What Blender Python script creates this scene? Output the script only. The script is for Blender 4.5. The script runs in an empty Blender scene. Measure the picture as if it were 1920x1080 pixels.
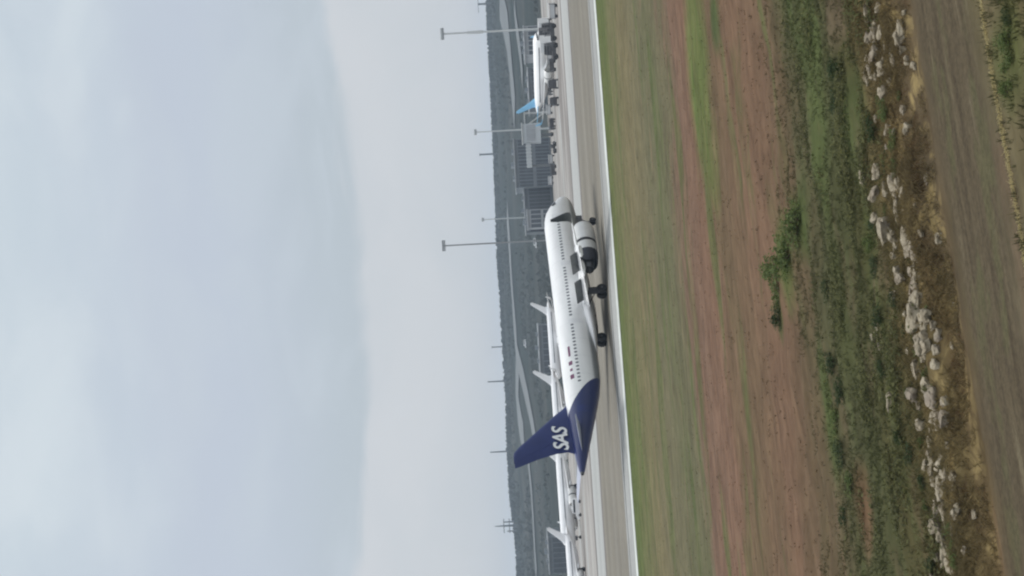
import bpy, math, random
import numpy as np
from mathutils import Vector, Matrix, noise as mnoise

random.seed(7)
RNG = np.random.default_rng(11)
R = math.radians
SC = bpy.context.scene
COL = SC.collection

# ------------------------------------------------------------------ camera, world, sun, exposure
F_PX, CAM_H, PITCH, ROLL = 2400.0, 9.2, R(0.57), R(3.0)     # phone held sideways: the world's up is the picture's left
cam_data = bpy.data.cameras.new('camera')
cam = bpy.data.objects.new('camera', cam_data)
COL.objects.link(cam)
SC.camera = cam
cam_data.sensor_fit = 'HORIZONTAL'
cam_data.sensor_width = 36.0
cam_data.lens = 36.0 * F_PX / 1920.0
cam_data.clip_start, cam_data.clip_end = 0.5, 9000
FW = Vector((0, math.cos(PITCH), math.sin(PITCH)))
RT = Vector((1, 0, 0))
UP = RT.cross(FW)
XC = -math.cos(ROLL) * UP - math.sin(ROLL) * RT
YC = -math.sin(ROLL) * UP + math.cos(ROLL) * RT
ZC = -FW
cam.matrix_world = Matrix(((XC.x, YC.x, ZC.x, 0), (XC.y, YC.y, ZC.y, 0), (XC.z, YC.z, ZC.z, CAM_H), (0, 0, 0, 1)))

SUN_EL, SUN_AZ = R(64), R(318)       # azimuth clockwise from +Y: high, beyond the aircraft and to the left
wd = bpy.data.worlds.new('World')
SC.world = wd
wd.use_nodes = True
wn, wl = wd.node_tree.nodes, wd.node_tree.links
wn.clear()


def N(nodes, t, **kw):
    n = nodes.new(t)
    for k, v in kw.items():
        if k == 'inp':
            for i, x in v.items():
                n.inputs[i].default_value = x
        else:
            setattr(n, k, v)
    return n


def ramp(nodes, stops, interp='LINEAR'):
    n = nodes.new('ShaderNodeValToRGB')
    e = n.color_ramp.elements
    n.color_ramp.interpolation = interp
    while len(e) < len(stops):
        e.new(0.5)
    for el, (p, c) in zip(e, stops):
        el.position = p
        el.color = (*c, 1) if len(c) == 3 else c
    return n


def lin(r, g, b):
    f = lambda c: (c / 255 / 12.92) if c <= 10 else ((c / 255 + 0.055) / 1.055) ** 2.4
    return (f(r), f(g), f(b))


def sub(nodes, links, op, a, b=None, c=None, clamp=False):
    n = nodes.new('ShaderNodeMath')
    n.operation = op
    n.use_clamp = clamp
    for i, x in enumerate((a, b, c)):
        if x is None:
            continue
        if isinstance(x, (int, float)):
            n.inputs[i].default_value = x
        else:
            links.new(x, n.inputs[i])
    return n.outputs[0]


def maprange(nodes, links, v, a, b, c=0.0, d=1.0, smooth=True):
    n = nodes.new('ShaderNodeMapRange')
    n.interpolation_type = 'SMOOTHSTEP' if smooth else 'LINEAR'
    links.new(v, n.inputs[0])
    for i, x in enumerate((a, b, c, d)):
        if isinstance(x, (int, float)):
            n.inputs[i + 1].default_value = x
        else:
            links.new(x, n.inputs[i + 1])
    return n.outputs[0]


def mixc(nodes, links, f, a, b, mode='MIX'):
    n = nodes.new('ShaderNodeMix')
    n.data_type = 'RGBA'
    n.blend_type = mode
    for i, x in ((0, f), (6, a), (7, b)):
        if isinstance(x, (int, float)):
            n.inputs[i].default_value = x
        elif isinstance(x, tuple):
            n.inputs[i].default_value = (*x, 1) if len(x) == 3 else x
        else:
            links.new(x, n.inputs[i])
    return n.outputs[2]


def build_world():
    sky = N(wn, 'ShaderNodeTexSky', sky_type='NISHITA', sun_disc=False)
    sky.sun_elevation, sky.sun_rotation = SUN_EL, SUN_AZ
    sky.air_density, sky.dust_density, sky.altitude = 1.0, 2.5, 20
    tc = N(wn, 'ShaderNodeTexCoord')
    sep = N(wn, 'ShaderNodeSeparateXYZ')
    wl.new(tc.outputs['Generated'], sep.inputs[0])
    z = sep.outputs[2]
    mp = N(wn, 'ShaderNodeMapping', inp={3: (2.1, 2.1, 5.0)})
    wl.new(tc.outputs['Generated'], mp.inputs[0])
    big = N(wn, 'ShaderNodeTexNoise', inp={'Scale': 1.3, 'Detail': 4.0, 'Roughness': 0.5, 'Distortion': 0.35})
    wl.new(mp.outputs[0], big.inputs['Vector'])
    mp2 = N(wn, 'ShaderNodeMapping', inp={1: (3.1, 1.7, 0.4), 3: (3.0, 3.0, 7.5)})
    wl.new(tc.outputs['Generated'], mp2.inputs[0])
    fine = N(wn, 'ShaderNodeTexNoise', inp={'Scale': 2.4, 'Detail': 5.0, 'Roughness': 0.5, 'Distortion': 0.5})
    wl.new(mp2.outputs[0], fine.inputs['Vector'])
    b = big.outputs[0]
    f = fine.outputs[0]
    # the lower edge of the cloud bank wanders with the noise
    edge = sub(wn, wl, 'ADD', sub(wn, wl, 'MULTIPLY_ADD', b, 0.075, 0.092), sub(wn, wl, 'MULTIPLY_ADD', f, 0.035, -0.0175))
    edge = sub(wn, wl, 'ADD', edge, sub(wn, wl, 'MULTIPLY', sep.outputs[0], 0.03))
    e1 = sub(wn, wl, 'ADD', edge, 0.012)
    m = maprange(wn, wl, z, edge, e1)
    low = mixc(wn, wl, maprange(wn, wl, f, 0.35, 0.65), (0.622, 0.654, 0.688), (0.652, 0.676, 0.706))
    e2 = sub(wn, wl, 'ADD', edge, 0.11)
    bank = mixc(wn, wl, maprange(wn, wl, z, edge, e2), (0.510, 0.570, 0.618), (0.552, 0.610, 0.695))
    bank = mixc(wn, wl, maprange(wn, wl, f, 0.42, 0.66, 0.0, 0.55), bank, (0.585, 0.645, 0.708))
    c = mixc(wn, wl, m, low, bank)
    hi = mixc(wn, wl, maprange(wn, wl, f, 0.3, 0.7), (0.595, 0.675, 0.735), (0.675, 0.745, 0.79))
    up = sub(wn, wl, 'MULTIPLY_ADD', b, 0.28, 0.09)
    up2 = sub(wn, wl, 'ADD', up, 0.16)
    c = mixc(wn, wl, maprange(wn, wl, z, up, up2), c, hi)
    c = mixc(wn, wl, maprange(wn, wl, z, 0.40, 1.0), c, (1.72, 1.75, 1.78))
    scat = N(wn, 'ShaderNodeVectorMath', operation='SCALE')
    wl.new(sky.outputs[0], scat.inputs[0])
    scat.inputs['Scale'].default_value = 0.10
    c = mixc(wn, wl, 0.93, scat.outputs[0], c)
    bg = N(wn, 'ShaderNodeBackground', inp={1: 1.0})
    wl.new(c, bg.inputs[0])
    out = N(wn, 'ShaderNodeOutputWorld')
    wl.new(bg.outputs[0], out.inputs[0])


build_world()

sl = bpy.data.lights.new('sun', 'SUN')
sl.energy, sl.angle, sl.color = 1.5, R(14), (1.0, 0.965, 0.91)
sun = bpy.data.objects.new('sun', sl)
COL.objects.link(sun)
to_sun = Vector((math.sin(SUN_AZ) * math.cos(SUN_EL), math.cos(SUN_AZ) * math.cos(SUN_EL), math.sin(SUN_EL)))
sun.rotation_euler = to_sun.to_track_quat('Z', 'Y').to_euler()
sun.location = to_sun * 100

vs = SC.view_settings
vs.view_transform, vs.look, vs.exposure, vs.gamma = 'Standard', 'None', 0.0, 1.0
vs.use_curve_mapping = False
SC.cycles.use_denoising = True
SC.cycles.max_bounces = 6
SC.cycles.diffuse_bounces = 3
SC.cycles.glossy_bounces = 3
SC.cycles.filter_width = 2.2            # the phone picture is soft

# ------------------------------------------------------------------ layout: runway frame, terrain heights
RWY = R(17.4)
RC, RS = math.cos(RWY), math.sin(RWY)


def uv_of(x, y):
    return x * RC + y * RS, -x * RS + y * RC


def xy_of(u, v):
    return u * RC - v * RS, u * RS + v * RC


def sm(a, b, t):
    t = min(1.0, max(0.0, (t - a) / (b - a)))
    return t * t * (3 - 2 * t)


def nz(x, y, s=0.0):
    return mnoise.noise(Vector((x, y, s)))


def terrain(x, y):
    u, v = uv_of(x, y)
    z = 0.0
    if v < 118:
        k = sm(118, 100, v)
        z += k * (0.10 * nz(u * 0.05, v * 0.11, 1.3) + 0.05 * nz(u * 0.25, v * 0.5, 4.1))
        if v < 60:
            k2 = sm(60, 42, v) * sm(27.2, 29, v)
            z += k2 * (0.17 * nz(u * 0.45, v * 1.1, 7.7) + 0.05 * nz(u * 1.7, v * 2.6, 9.2))
            vb = v + 0.55 * nz(u * 0.35, 0.0, 3.3) + 0.25 * nz(u * 1.1, v * 0.6, 5.3)
            z += -0.55 + 0.33 * sm(28.0, 29.3, vb) + 0.22 * sm(29.6, 31.2, vb)
            k3 = sm(31, 29, v)
            z += 0.07 * sm(20.5, 19, v) * nz(u * 0.8, v * 1.3, 2.2)
        elif v < 118:
            pass
    if v > 207:
        z -= 0.014 * (min(v, 450.0) - 207)
    if v > 470:
        drop = 4.6 * sm(190, 120, u)
        top = 33.4 - drop + 1.3 * nz(u * 0.006, 1.0) + 0.8 * nz(u * 0.02, 7.0)
        t = (v - 470) / (1250 - 470)
        prof = 0.55 * sm(0, 1, t) + 0.45 * min(1.0, max(0.0, t))
        hz = (top + 3.4) * prof
        if v > 1250:
            hz = (top + 3.4) * (1 - 0.45 * sm(1250, 1600, v)) + 20 * sm(1700, 2300, v)
        z += hz + sm(480, 620, v) * (0.7 * nz(u * 0.006, v * 0.006, 2.0)) * sm(1400, 1000, v)
    return z


def ray(px, py):
    a, b = px - 960.0, -(py - 540.0)
    return (XC * a + YC * b + FW * F_PX).normalized()


def hit(px, py, z0=None):
    """where the line of sight through a point of the photograph meets the ground (used to read distances)"""
    d = ray(px, py)
    t, step = 10.0, 0.5
    while t < 4000:
        p = d * t
        if CAM_H + p.z <= terrain(p.x, p.y) + 0.0:
            break
        t += step
        step = max(0.5, t * 0.004)
    return Vector((d.x * t, d.y * t, terrain(d.x * t, d.y * t)))


def at_depth(px, py, depth):
    d = ray(px, py)
    t = depth / d.y
    return Vector((d.x * t, depth, CAM_H + d.z * t))


# ------------------------------------------------------------------ mesh helpers
class MB:
    def __init__(self):
        self.v, self.f = [], []

    def add(self, vs_, fs):
        o = len(self.v)
        self.v += [tuple(p) for p in vs_]
        self.f += [tuple(i + o for i in q) for q in fs]
        return self

    def box(self, x0, x1, y0, y1, z0, z1, taper=0.0, M=None):
        t = taper
        p = [(x0, y0, z0), (x1, y0, z0), (x1, y1, z0), (x0, y1, z0),
             (x0 + t, y0 + t, z1), (x1 - t, y0 + t, z1), (x1 - t, y1 - t, z1), (x0 + t, y1 - t, z1)]
        if M is not None:
            p = [M @ Vector(q) for q in p]
        return self.add(p, [(0, 3, 2, 1), (4, 5, 6, 7), (0, 1, 5, 4), (1, 2, 6, 5), (2, 3, 7, 6), (3, 0, 4, 7)])

    def tube(self, p0, p1, r0, r1=None, n=10, caps=True):
        r1 = r0 if r1 is None else r1
        p0, p1 = Vector(p0), Vector(p1)
        d = (p1 - p0).normalized()
        a = d.orthogonal().normalized()
        b = d.cross(a)
        vs_ = []
        for p, r in ((p0, r0), (p1, r1)):
            for i in range(n):
                t = 2 * math.pi * i / n
                vs_.append(p + a * (r * math.cos(t)) + b * (r * math.sin(t)))
        fs = [(i, (i + 1) % n, n + (i + 1) % n, n + i) for i in range(n)]
        if caps:
            fs += [tuple(range(n))[::-1], tuple(range(n, 2 * n))]
        return self.add(vs_, fs)

    def rings(self, rings, close0=True, close1=True):
        n = len(rings[0])
        vs_ = [p for r in rings for p in r]
        fs = []
        for k in range(len(rings) - 1):
            for i in range(n):
                j = (i + 1) % n
                fs.append((k * n + i, k * n + j, (k + 1) * n + j, (k + 1) * n + i))
        if close0:
            fs.append(tuple(range(n))[::-1])
        if close1:
            fs.append(tuple((len(rings) - 1) * n + i for i in range(n)))
        return self.add(vs_, fs)

    def lathe(self, prof, origin, n=32, axis='x'):
        """prof: list of (along, radius) turned about a line through origin; forward = +x"""
        rs = []
        for a, r in prof:
            ring = []
            for i in range(n):
                t = 2 * math.pi * i / n
                if axis == 'x':
                    ring.append((origin[0] + a, origin[1] + r * math.cos(t), origin[2] + r * math.sin(t)))
                elif axis == 'y':
                    ring.append((origin[0] + r * math.cos(t), origin[1] + a, origin[2] + r * math.sin(t)))
                else:
                    ring.append((origin[0] + r * math.cos(t), origin[1] + r * math.sin(t), origin[2] + a))
            rs.append(ring)
        return self.rings(rs, True, True)

    def mesh(self, name, smooth=None):
        me = bpy.data.meshes.new(name)
        me.from_pydata(self.v, [], self.f)
        me.update()
        import bmesh
        bm = bmesh.new()
        bm.from_mesh(me)
        bmesh.ops.recalc_face_normals(bm, faces=bm.faces)
        bm.to_mesh(me)
        bm.free()
        if smooth is not None:
            me.polygons.foreach_set('use_smooth', [True] * len(me.polygons))
            me.set_sharp_from_angle(angle=R(smooth))
        return me

    def build(self, name, m, parent=None, smooth=None):
        return link(name, self.mesh(name, smooth), m, parent)


def link(name, me, m, parent=None, loc=None, rz=0.0):
    o = bpy.data.objects.new(name, me)
    COL.objects.link(o)
    if m is not None and me is not None and len(me.materials) == 0:
        me.materials.append(m)
    o.parent = parent
    if loc is not None:
        o.location = loc
    o.rotation_euler[2] = rz
    return o


def tag(o, label=None, cat=None, group=None, kind=None):
    for k, v in (('label', label), ('category', cat), ('group', group), ('kind', kind)):
        if v:
            o[k] = v
    return o


def empty(name, loc=(0, 0, 0), rz=0.0):
    o = bpy.data.objects.new(name, None)
    o.empty_display_size = 0.5
    COL.objects.link(o)
    o.location = loc
    o.rotation_euler[2] = rz
    return o


def copy_tree(o, parent=None):
    c = o.copy()
    COL.objects.link(c)
    c.parent = parent
    for ch in list(o.children):
        copy_tree(ch, c)
    return c


# ------------------------------------------------------------------ materials
def mat(name, col, rough=0.6, metal=0.0, var=0.12, scale=3.0, bump=0.0, coat=0.0, stretch=(1, 1, 1), coords='Object'):
    m = bpy.data.materials.new(name)
    m.use_nodes = True
    n, l = m.node_tree.nodes, m.node_tree.links
    p = n['Principled BSDF']
    p.inputs['Roughness'].default_value = rough
    p.inputs['Metallic'].default_value = metal
    p.inputs['Coat Weight'].default_value = coat
    tc = N(n, 'ShaderNodeTexCoord')
    mp = N(n, 'ShaderNodeMapping', inp={3: stretch})
    l.new(tc.outputs[coords], mp.inputs[0])
    no = N(n, 'ShaderNodeTexNoise', inp={'Scale': scale, 'Detail': 5.0, 'Roughness': 0.6})
    l.new(mp.outputs[0], no.inputs['Vector'])
    lo = tuple(c * (1 - var) for c in col)
    hi = tuple(min(1, c * (1 + var)) for c in col)
    r = ramp(n, [(0.28, lo), (0.72, hi)])
    l.new(no.outputs[0], r.inputs[0])
    l.new(r.outputs[0], p.inputs['Base Color'])
    if bump:
        bp = N(n, 'ShaderNodeBump', inp={'Strength': bump, 'Distance': 0.05})
        l.new(no.outputs[0], bp.inputs['Height'])
        l.new(bp.outputs[0], p.inputs['Normal'])
    return m


M = {}
M['white'] = mat('white_paint', (0.80, 0.80, 0.80), 0.32, var=0.03, scale=0.6, coat=0.2)
M['white_dull'] = mat('white_dull', (0.78, 0.78, 0.79), 0.4, var=0.04, scale=0.5)
M['navy'] = mat('navy_paint', (0.010, 0.022, 0.125), 0.42, var=0.12, scale=0.8)
M['lightblue'] = mat('light_blue_paint', (0.22, 0.50, 0.74), 0.4, var=0.05, scale=0.5)
M['grey_paint'] = mat('grey_paint', (0.50, 0.51, 0.52), 0.45, var=0.08, scale=0.8)
M['wing_grey'] = mat('wing_grey', (0.66, 0.67, 0.68), 0.4, var=0.06, scale=0.9, stretch=(0.4, 1.2, 1))
M['rubber'] = mat('rubber', (0.018, 0.018, 0.019), 0.8, var=0.2, scale=8)
M['metal'] = mat('dark_metal', (0.10, 0.10, 0.105), 0.45, metal=0.6, var=0.2, scale=5)
M['steel'] = mat('steel', (0.45, 0.46, 0.47), 0.4, metal=0.7, var=0.12, scale=4)
M['black'] = mat('black_paint', (0.016, 0.016, 0.020), 0.45, var=0.2, scale=4)
M['glass'] = mat('dark_glass', (0.012, 0.015, 0.020), 0.12, var=0.15, scale=2)
M['sharklet'] = mat('sharklet_dark', (0.020, 0.024, 0.036), 0.4, var=0.1, scale=1.0)
M['cowl'] = mat('cowl_paint', (0.62, 0.62, 0.61), 0.35, metal=0.15, var=0.08, scale=1.2)
M['engine_dark'] = mat('engine_dark', (0.018, 0.019, 0.030), 0.4, var=0.2, scale=2)
M['window'] = mat('cabin_glass', (0.13, 0.135, 0.15), 0.3, var=0.2, scale=2)
M['purple'] = mat('purple_paint', (0.16, 0.045, 0.11), 0.5, var=0.1)
M['letter'] = mat('letter_white', (0.82, 0.82, 0.82), 0.4, var=0.02)
M['seam'] = mat('seam_grey', (0.40, 0.41, 0.42), 0.6, var=0.1)


def livery_material(name, white, tailc, k, c0, bend):
    """white forward, coloured tail behind a slanting edge: a line in the aircraft's own side view"""
    m = bpy.data.materials.new(name)
    m.use_nodes = True
    n, l = m.node_tree.nodes, m.node_tree.links
    p = n['Principled BSDF']
    p.inputs['Roughness'].default_value = 0.33
    p.inputs['Coat Weight'].default_value = 0.2
    tc = N(n, 'ShaderNodeTexCoord')
    s = N(n, 'ShaderNodeSeparateXYZ')
    l.new(tc.outputs['Object'], s.inputs[0])
    zz = sub(n, l, 'SUBTRACT', s.outputs[2], 1.9)
    q = sub(n, l, 'MULTIPLY', zz, zz)
    line = sub(n, l, 'ADD', sub(n, l, 'MULTIPLY_ADD', zz, -k, c0), sub(n, l, 'MULTIPLY', q, -bend))
    f = sub(n, l, 'LESS_THAN', s.outputs[0], line)
    no = N(n, 'ShaderNodeTexNoise', inp={'Scale': 0.7, 'Detail': 4.0})
    mp = N(n, 'ShaderNodeMapping', inp={3: (0.25, 1, 1.4)})
    l.new(tc.outputs['Object'], mp.inputs[0])
    l.new(mp.outputs[0], no.inputs['Vector'])
    # service grime, greyer in streaks
    w = mixc(n, l, maprange(n, l, no.outputs[0], 0.42, 0.72), white, tuple(c * 0.90 for c in white))
    # belly shade put into the paint colour as darker grey; faint skin joints
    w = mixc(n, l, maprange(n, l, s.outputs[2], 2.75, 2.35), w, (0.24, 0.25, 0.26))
    fr = sub(n, l, 'FRACT', sub(n, l, 'DIVIDE', s.outputs[0], 2.65))
    w = mixc(n, l, sub(n, l, 'MULTIPLY', sub(n, l, 'LESS_THAN', fr, 0.03), 0.16), w, (0.30, 0.31, 0.33))
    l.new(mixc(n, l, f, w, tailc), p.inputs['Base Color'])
    return m


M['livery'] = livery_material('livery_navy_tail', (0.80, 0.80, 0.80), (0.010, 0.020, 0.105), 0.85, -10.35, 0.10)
M['livery_klm'] = mat('white_fuselage', (0.82, 0.82, 0.82), 0.4, var=0.03, scale=0.4)


# ---- the field: colours follow the strips of mowing and bare soil that run along the runway
def field_group():
    g = bpy.data.node_groups.new('field_colour', 'ShaderNodeTree')
    g.interface.new_socket('Color', in_out='OUTPUT', socket_type='NodeSocketColor')
    g.interface.new_socket('Height', in_out='OUTPUT', socket_type='NodeSocketFloat')
    n, l = g.nodes, g.links
    geo = N(n, 'ShaderNodeNewGeometry')
    rot = N(n, 'ShaderNodeVectorRotate', rotation_type='Z_AXIS')
    rot.inputs['Angle'].default_value = -RWY
    l.new(geo.outputs['Position'], rot.inputs[0])
    sp = N(n, 'ShaderNodeSeparateXYZ')
    l.new(rot.outputs[0], sp.inputs[0])
    u, v = sp.outputs[0], sp.outputs[1]

    def noise(scale, detail, st, off=(0, 0, 0), dist=0.0, rough=0.55):
        mp = N(n, 'ShaderNodeMapping', inp={1: off, 3: st})
        l.new(rot.outputs[0], mp.inputs[0])
        t = N(n, 'ShaderNodeTexNoise', inp={'Scale': scale, 'Detail': detail, 'Roughness': rough, 'Distortion': dist})
        l.new(mp.outputs[0], t.inputs['Vector'])
        return t.outputs[0]
    n1 = noise(1.0, 5, (0.035, 0.13, 0.1))
    n2 = noise(1.0, 6, (0.16, 0.55, 0.1), (3, 9, 0))
    n3 = noise(1.0, 6, (0.9, 2.2, 0.6), (31, 2, 0), rough=0.65)
    n4 = noise(1.0, 4, (0.06, 0.30, 0.1), (50, 20, 0), dist=0.6)
    n5 = noise(1.0, 6, (0.24, 0.62, 0.1), (70, 33, 0), dist=0.9, rough=0.62)
    w = sub(n, l, 'MULTIPLY_ADD', v, 0.16, 1.0)
    dv = sub(n, l, 'MULTIPLY', sub(n, l, 'SUBTRACT', n1, 0.5), sub(n, l, 'MULTIPLY', w, 1.6))
    dv2 = sub(n, l, 'MULTIPLY', sub(n, l, 'SUBTRACT', n2, 0.5), sub(n, l, 'MULTIPLY', w, 0.8))
    vv = sub(n, l, 'ADD', sub(n, l, 'ADD', v, dv), dv2)
    t = sub(n, l, 'DIVIDE', vv, 125.0)
    cs = [(14, (80, 86, 50)), (21.0, (88, 88, 56)), (22.8, (100, 90, 66)), (23.7, (110, 101, 76)), (25.5, (92, 84, 70)),
          (28.0, (98, 84, 62)), (28.9, (108, 92, 64)), (29.9, (106, 95, 66)), (30.8, (90, 84, 56)), (33.5, (80, 82, 54)), (37.5, (88, 88, 62)),
          (41.5, (110, 92, 72)), (47, (122, 97, 78)), (55, (112, 95, 73)), (61, (127, 100, 82)), (68, (122, 99, 83)),
          (72, (112, 106, 82)), (77, (106, 105, 78)), (84, (116, 111, 86)), (97, (124, 115, 86)), (108, (116, 113, 80)),
          (116, (104, 111, 68)), (124, (98, 109, 64))]
    k = 0.66
    # a ramp has room for every strip
    rr = ramp(n, [(a / 125.0, tuple(c * k for c in lin(*rgb))) for a, rgb in cs])
    l.new(t, rr.inputs[0])
    c = rr.outputs[0]
    # streaks and blotches of lusher growth, bare soil and straw
    gm = sub(n, l, 'MULTIPLY', maprange(n, l, n4, 0.53, 0.67), maprange(n, l, v, 28, 33))
    c = mixc(n, l, sub(n, l, 'MULTIPLY', gm, 0.65), c, tuple(x * k for x in lin(92, 104, 62)))
    rm = maprange(n, l, n2, 0.56, 0.70)
    c = mixc(n, l, sub(n, l, 'MULTIPLY', rm, sub(n, l, 'MULTIPLY', maprange(n, l, v, 112, 70), 0.40)), c, tuple(x * k for x in lin(136, 111, 93)))

    # two lush strips seen in the field
    def patch(u0, v0, ru, rv, col, s):
        nonlocal c
        a = sub(n, l, 'DIVIDE', sub(n, l, 'SUBTRACT', u, u0), ru)
        b = sub(n, l, 'DIVIDE', sub(n, l, 'SUBTRACT', v, v0), rv)
        d = sub(n, l, 'ADD', sub(n, l, 'MULTIPLY', a, a), sub(n, l, 'MULTIPLY', b, b))
        d = sub(n, l, 'ADD', d, sub(n, l, 'MULTIPLY_ADD', n2, 2.2, -1.1))
        f = sub(n, l, 'MULTIPLY', maprange(n, l, d, 1.35, -0.2), s)
        c = mixc(n, l, f, c, tuple(x * k for x in lin(*col)))
    for px, py, ru, rv, col, s in PATCHES:
        h = hit(px, py)
        pu, pv = uv_of(h.x, h.y)
        patch(pu, pv, ru, rv, col, s)
    n6 = noise(1.0, 6, (1.3, 2.0, 1.0), (11, 80, 0), dist=0.8, rough=0.65)
    bm_ = sub(n, l, 'MULTIPLY', maprange(n, l, v, 27.6, 28.4), maprange(n, l, v, 31.2, 30.2))
    c = mixc(n, l, sub(n, l, 'MULTIPLY', bm_, maprange(n, l, n6, 0.50, 0.66)), c, tuple(x * k for x in lin(150, 132, 92)))
    c = mixc(n, l, sub(n, l, 'MULTIPLY', bm_, maprange(n, l, n6, 0.48, 0.34, 0.0, 0.8)), c, tuple(x * k for x in lin(74, 58, 40)))
    spk = sub(n, l, 'MULTIPLY', maprange(n, l, n3, 0.30, 0.72, 0.80, 1.22, smooth=False), maprange(n, l, n5, 0.32, 0.68, 0.78, 1.22, smooth=False))
    c = mixc(n, l, 1.0, c, spk, 'MULTIPLY')
    out = N(n, 'NodeGroupOutput')
    l.new(c, out.inputs[0])
    l.new(n3, out.inputs[1])
    return g


PATCHES = [  # picture x, y, half length along the runway, half width, colour, strength
    (1308, 110, 6.5, 4.2, (98, 117, 62), 0.72), (1335, 300, 3.0, 2.6, (98, 112, 62), 0.65), (1340, 35, 1.6, 1.6, (78, 92, 56), 0.9),
    (1500, 420, 1.5, 1.5, (76, 92, 50), 0.8), (1472, 500, 2.0, 1.5, (84, 102, 52), 0.8), (1462, 590, 1.3, 0.5, (80, 92, 54), 0.8),
    (1560, 780, 2.6, 1.5, (80, 92, 52), 0.8), (1580, 560, 3.0, 1.2, (82, 86, 54), 0.8), (1600, 230, 1.6, 1.2, (78, 90, 54), 0.8),
    (1625, 960, 1.6, 1.0, (118, 92, 70), 0.9), (1570, 20, 1.3, 1.6, (116, 100, 82), 0.7), (1895, 110, 1.3, 0.9, (86, 98, 54), 0.7)]
FIELD = field_group()


def ground_material():
    m = bpy.data.materials.new('ground_field_and_hills')
    m.use_nodes = True
    n, l = m.node_tree.nodes, m.node_tree.links
    p = n['Principled BSDF']
    p.inputs['Roughness'].default_value = 0.95
    p.inputs['Specular IOR Level'].default_value = 0.04
    g = N(n, 'ShaderNodeGroup')
    g.node_tree = FIELD
    geo = N(n, 'ShaderNodeNewGeometry')
    rot = N(n, 'ShaderNodeVectorRotate', rotation_type='Z_AXIS')
    rot.inputs['Angle'].default_value = -RWY
    l.new(geo.outputs['Position'], rot.inputs[0])
    sp = N(n, 'ShaderNodeSeparateXYZ')
    l.new(rot.outputs[0], sp.inputs[0])
    mp = N(n, 'ShaderNodeMapping', inp={3: (0.006, 0.018, 0.02)})
    l.new(rot.outputs[0], mp.inputs[0])
    a = N(n, 'ShaderNodeTexNoise', inp={'Scale': 1.0, 'Detail': 7.0, 'Roughness': 0.6})
    l.new(mp.outputs[0], a.inputs['Vector'])
    hr = ramp(n, [(0.30, (0.024, 0.033, 0.032)), (0.47, (0.038, 0.047, 0.046)), (0.60, (0.055, 0.060, 0.058)), (0.74, (0.085, 0.085, 0.080))])
    l.new(a.outputs[0], hr.inputs[0])
    c = mixc(n, l, maprange(n, l, sp.outputs[1], 200, 230), g.outputs[0], (0.16, 0.15, 0.12))
    c = mixc(n, l, maprange(n, l, sp.outputs[1], 455, 475), c, hr.outputs[0])
    l.new(c, p.inputs['Base Color'])
    bp = N(n, 'ShaderNodeBump', inp={'Strength': 0.7, 'Distance': 0.06})
    l.new(g.outputs[1], bp.inputs['Height'])
    l.new(bp.outputs[0], p.inputs['Normal'])
    return m


def pavement(name, col, col2, st, var=0.5, rough=0.85, tar=0.0):
    """worn pavement: blotches, wear streaks along the runway, rubber"""
    m = bpy.data.materials.new(name)
    m.use_nodes = True
    n, l = m.node_tree.nodes, m.node_tree.links
    p = n['Principled BSDF']
    p.inputs['Roughness'].default_value = rough
    p.inputs['Specular IOR Level'].default_value = 0.25
    geo = N(n, 'ShaderNodeNewGeometry')
    rot = N(n, 'ShaderNodeVectorRotate', rotation_type='Z_AXIS')
    rot.inputs['Angle'].default_value = -RWY
    l.new(geo.outputs['Position'], rot.inputs[0])
    mp = N(n, 'ShaderNodeMapping', inp={3: st})
    l.new(rot.outputs[0], mp.inputs[0])
    a = N(n, 'ShaderNodeTexNoise', inp={'Scale': 1.0, 'Detail': 6.0, 'Roughness': 0.6})
    l.new(mp.outputs[0], a.inputs['Vector'])
    b = N(n, 'ShaderNodeTexNoise', inp={'Scale': 1.3, 'Detail': 4.0, 'Roughness': 0.7})
    l.new(rot.outputs[0], b.inputs['Vector'])
    c = mixc(n, l, maprange(n, l, a.outputs[0], 0.36, 0.64), col, col2)
    c = mixc(n, l, 1.0, c, maprange(n, l, b.outputs[0], 0.3, 0.7, 0.90, 1.08), 'MULTIPLY')
    if tar:
        mp2 = N(n, 'ShaderNodeMapping', inp={1: (5, 3, 0), 3: (0.010, 0.55, 0.1)})
        l.new(rot.outputs[0], mp2.inputs[0])
        t = N(n, 'ShaderNodeTexNoise', inp={'Scale': 1.0, 'Detail': 5.0, 'Roughness': 0.65})
        l.new(mp2.outputs[0], t.inputs['Vector'])
        c = mixc(n, l, sub(n, l, 'MULTIPLY', maprange(n, l, t.outputs[0], 0.52, 0.68), tar), c, (0.07, 0.066, 0.060))
        mp3 = N(n, 'ShaderNodeMapping', inp={1: (1, 8, 0), 3: (0.07, 0.12, 0.1)})
        l.new(rot.outputs[0], mp3.inputs[0])
        vo = N(n, 'ShaderNodeTexVoronoi', inp={'Scale': 1.0})
        l.new(mp3.outputs[0], vo.inputs['Vector'])
        sv = N(n, 'ShaderNodeSeparateColor')
        l.new(vo.outputs['Color'], sv.inputs[0])
        c = mixc(n, l, 1.0, c, maprange(n, l, sv.outputs[0], 0.0, 1.0, 0.92, 1.07), 'MULTIPLY')
    l.new(c, p.inputs['Base Color'])
    return m


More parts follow.
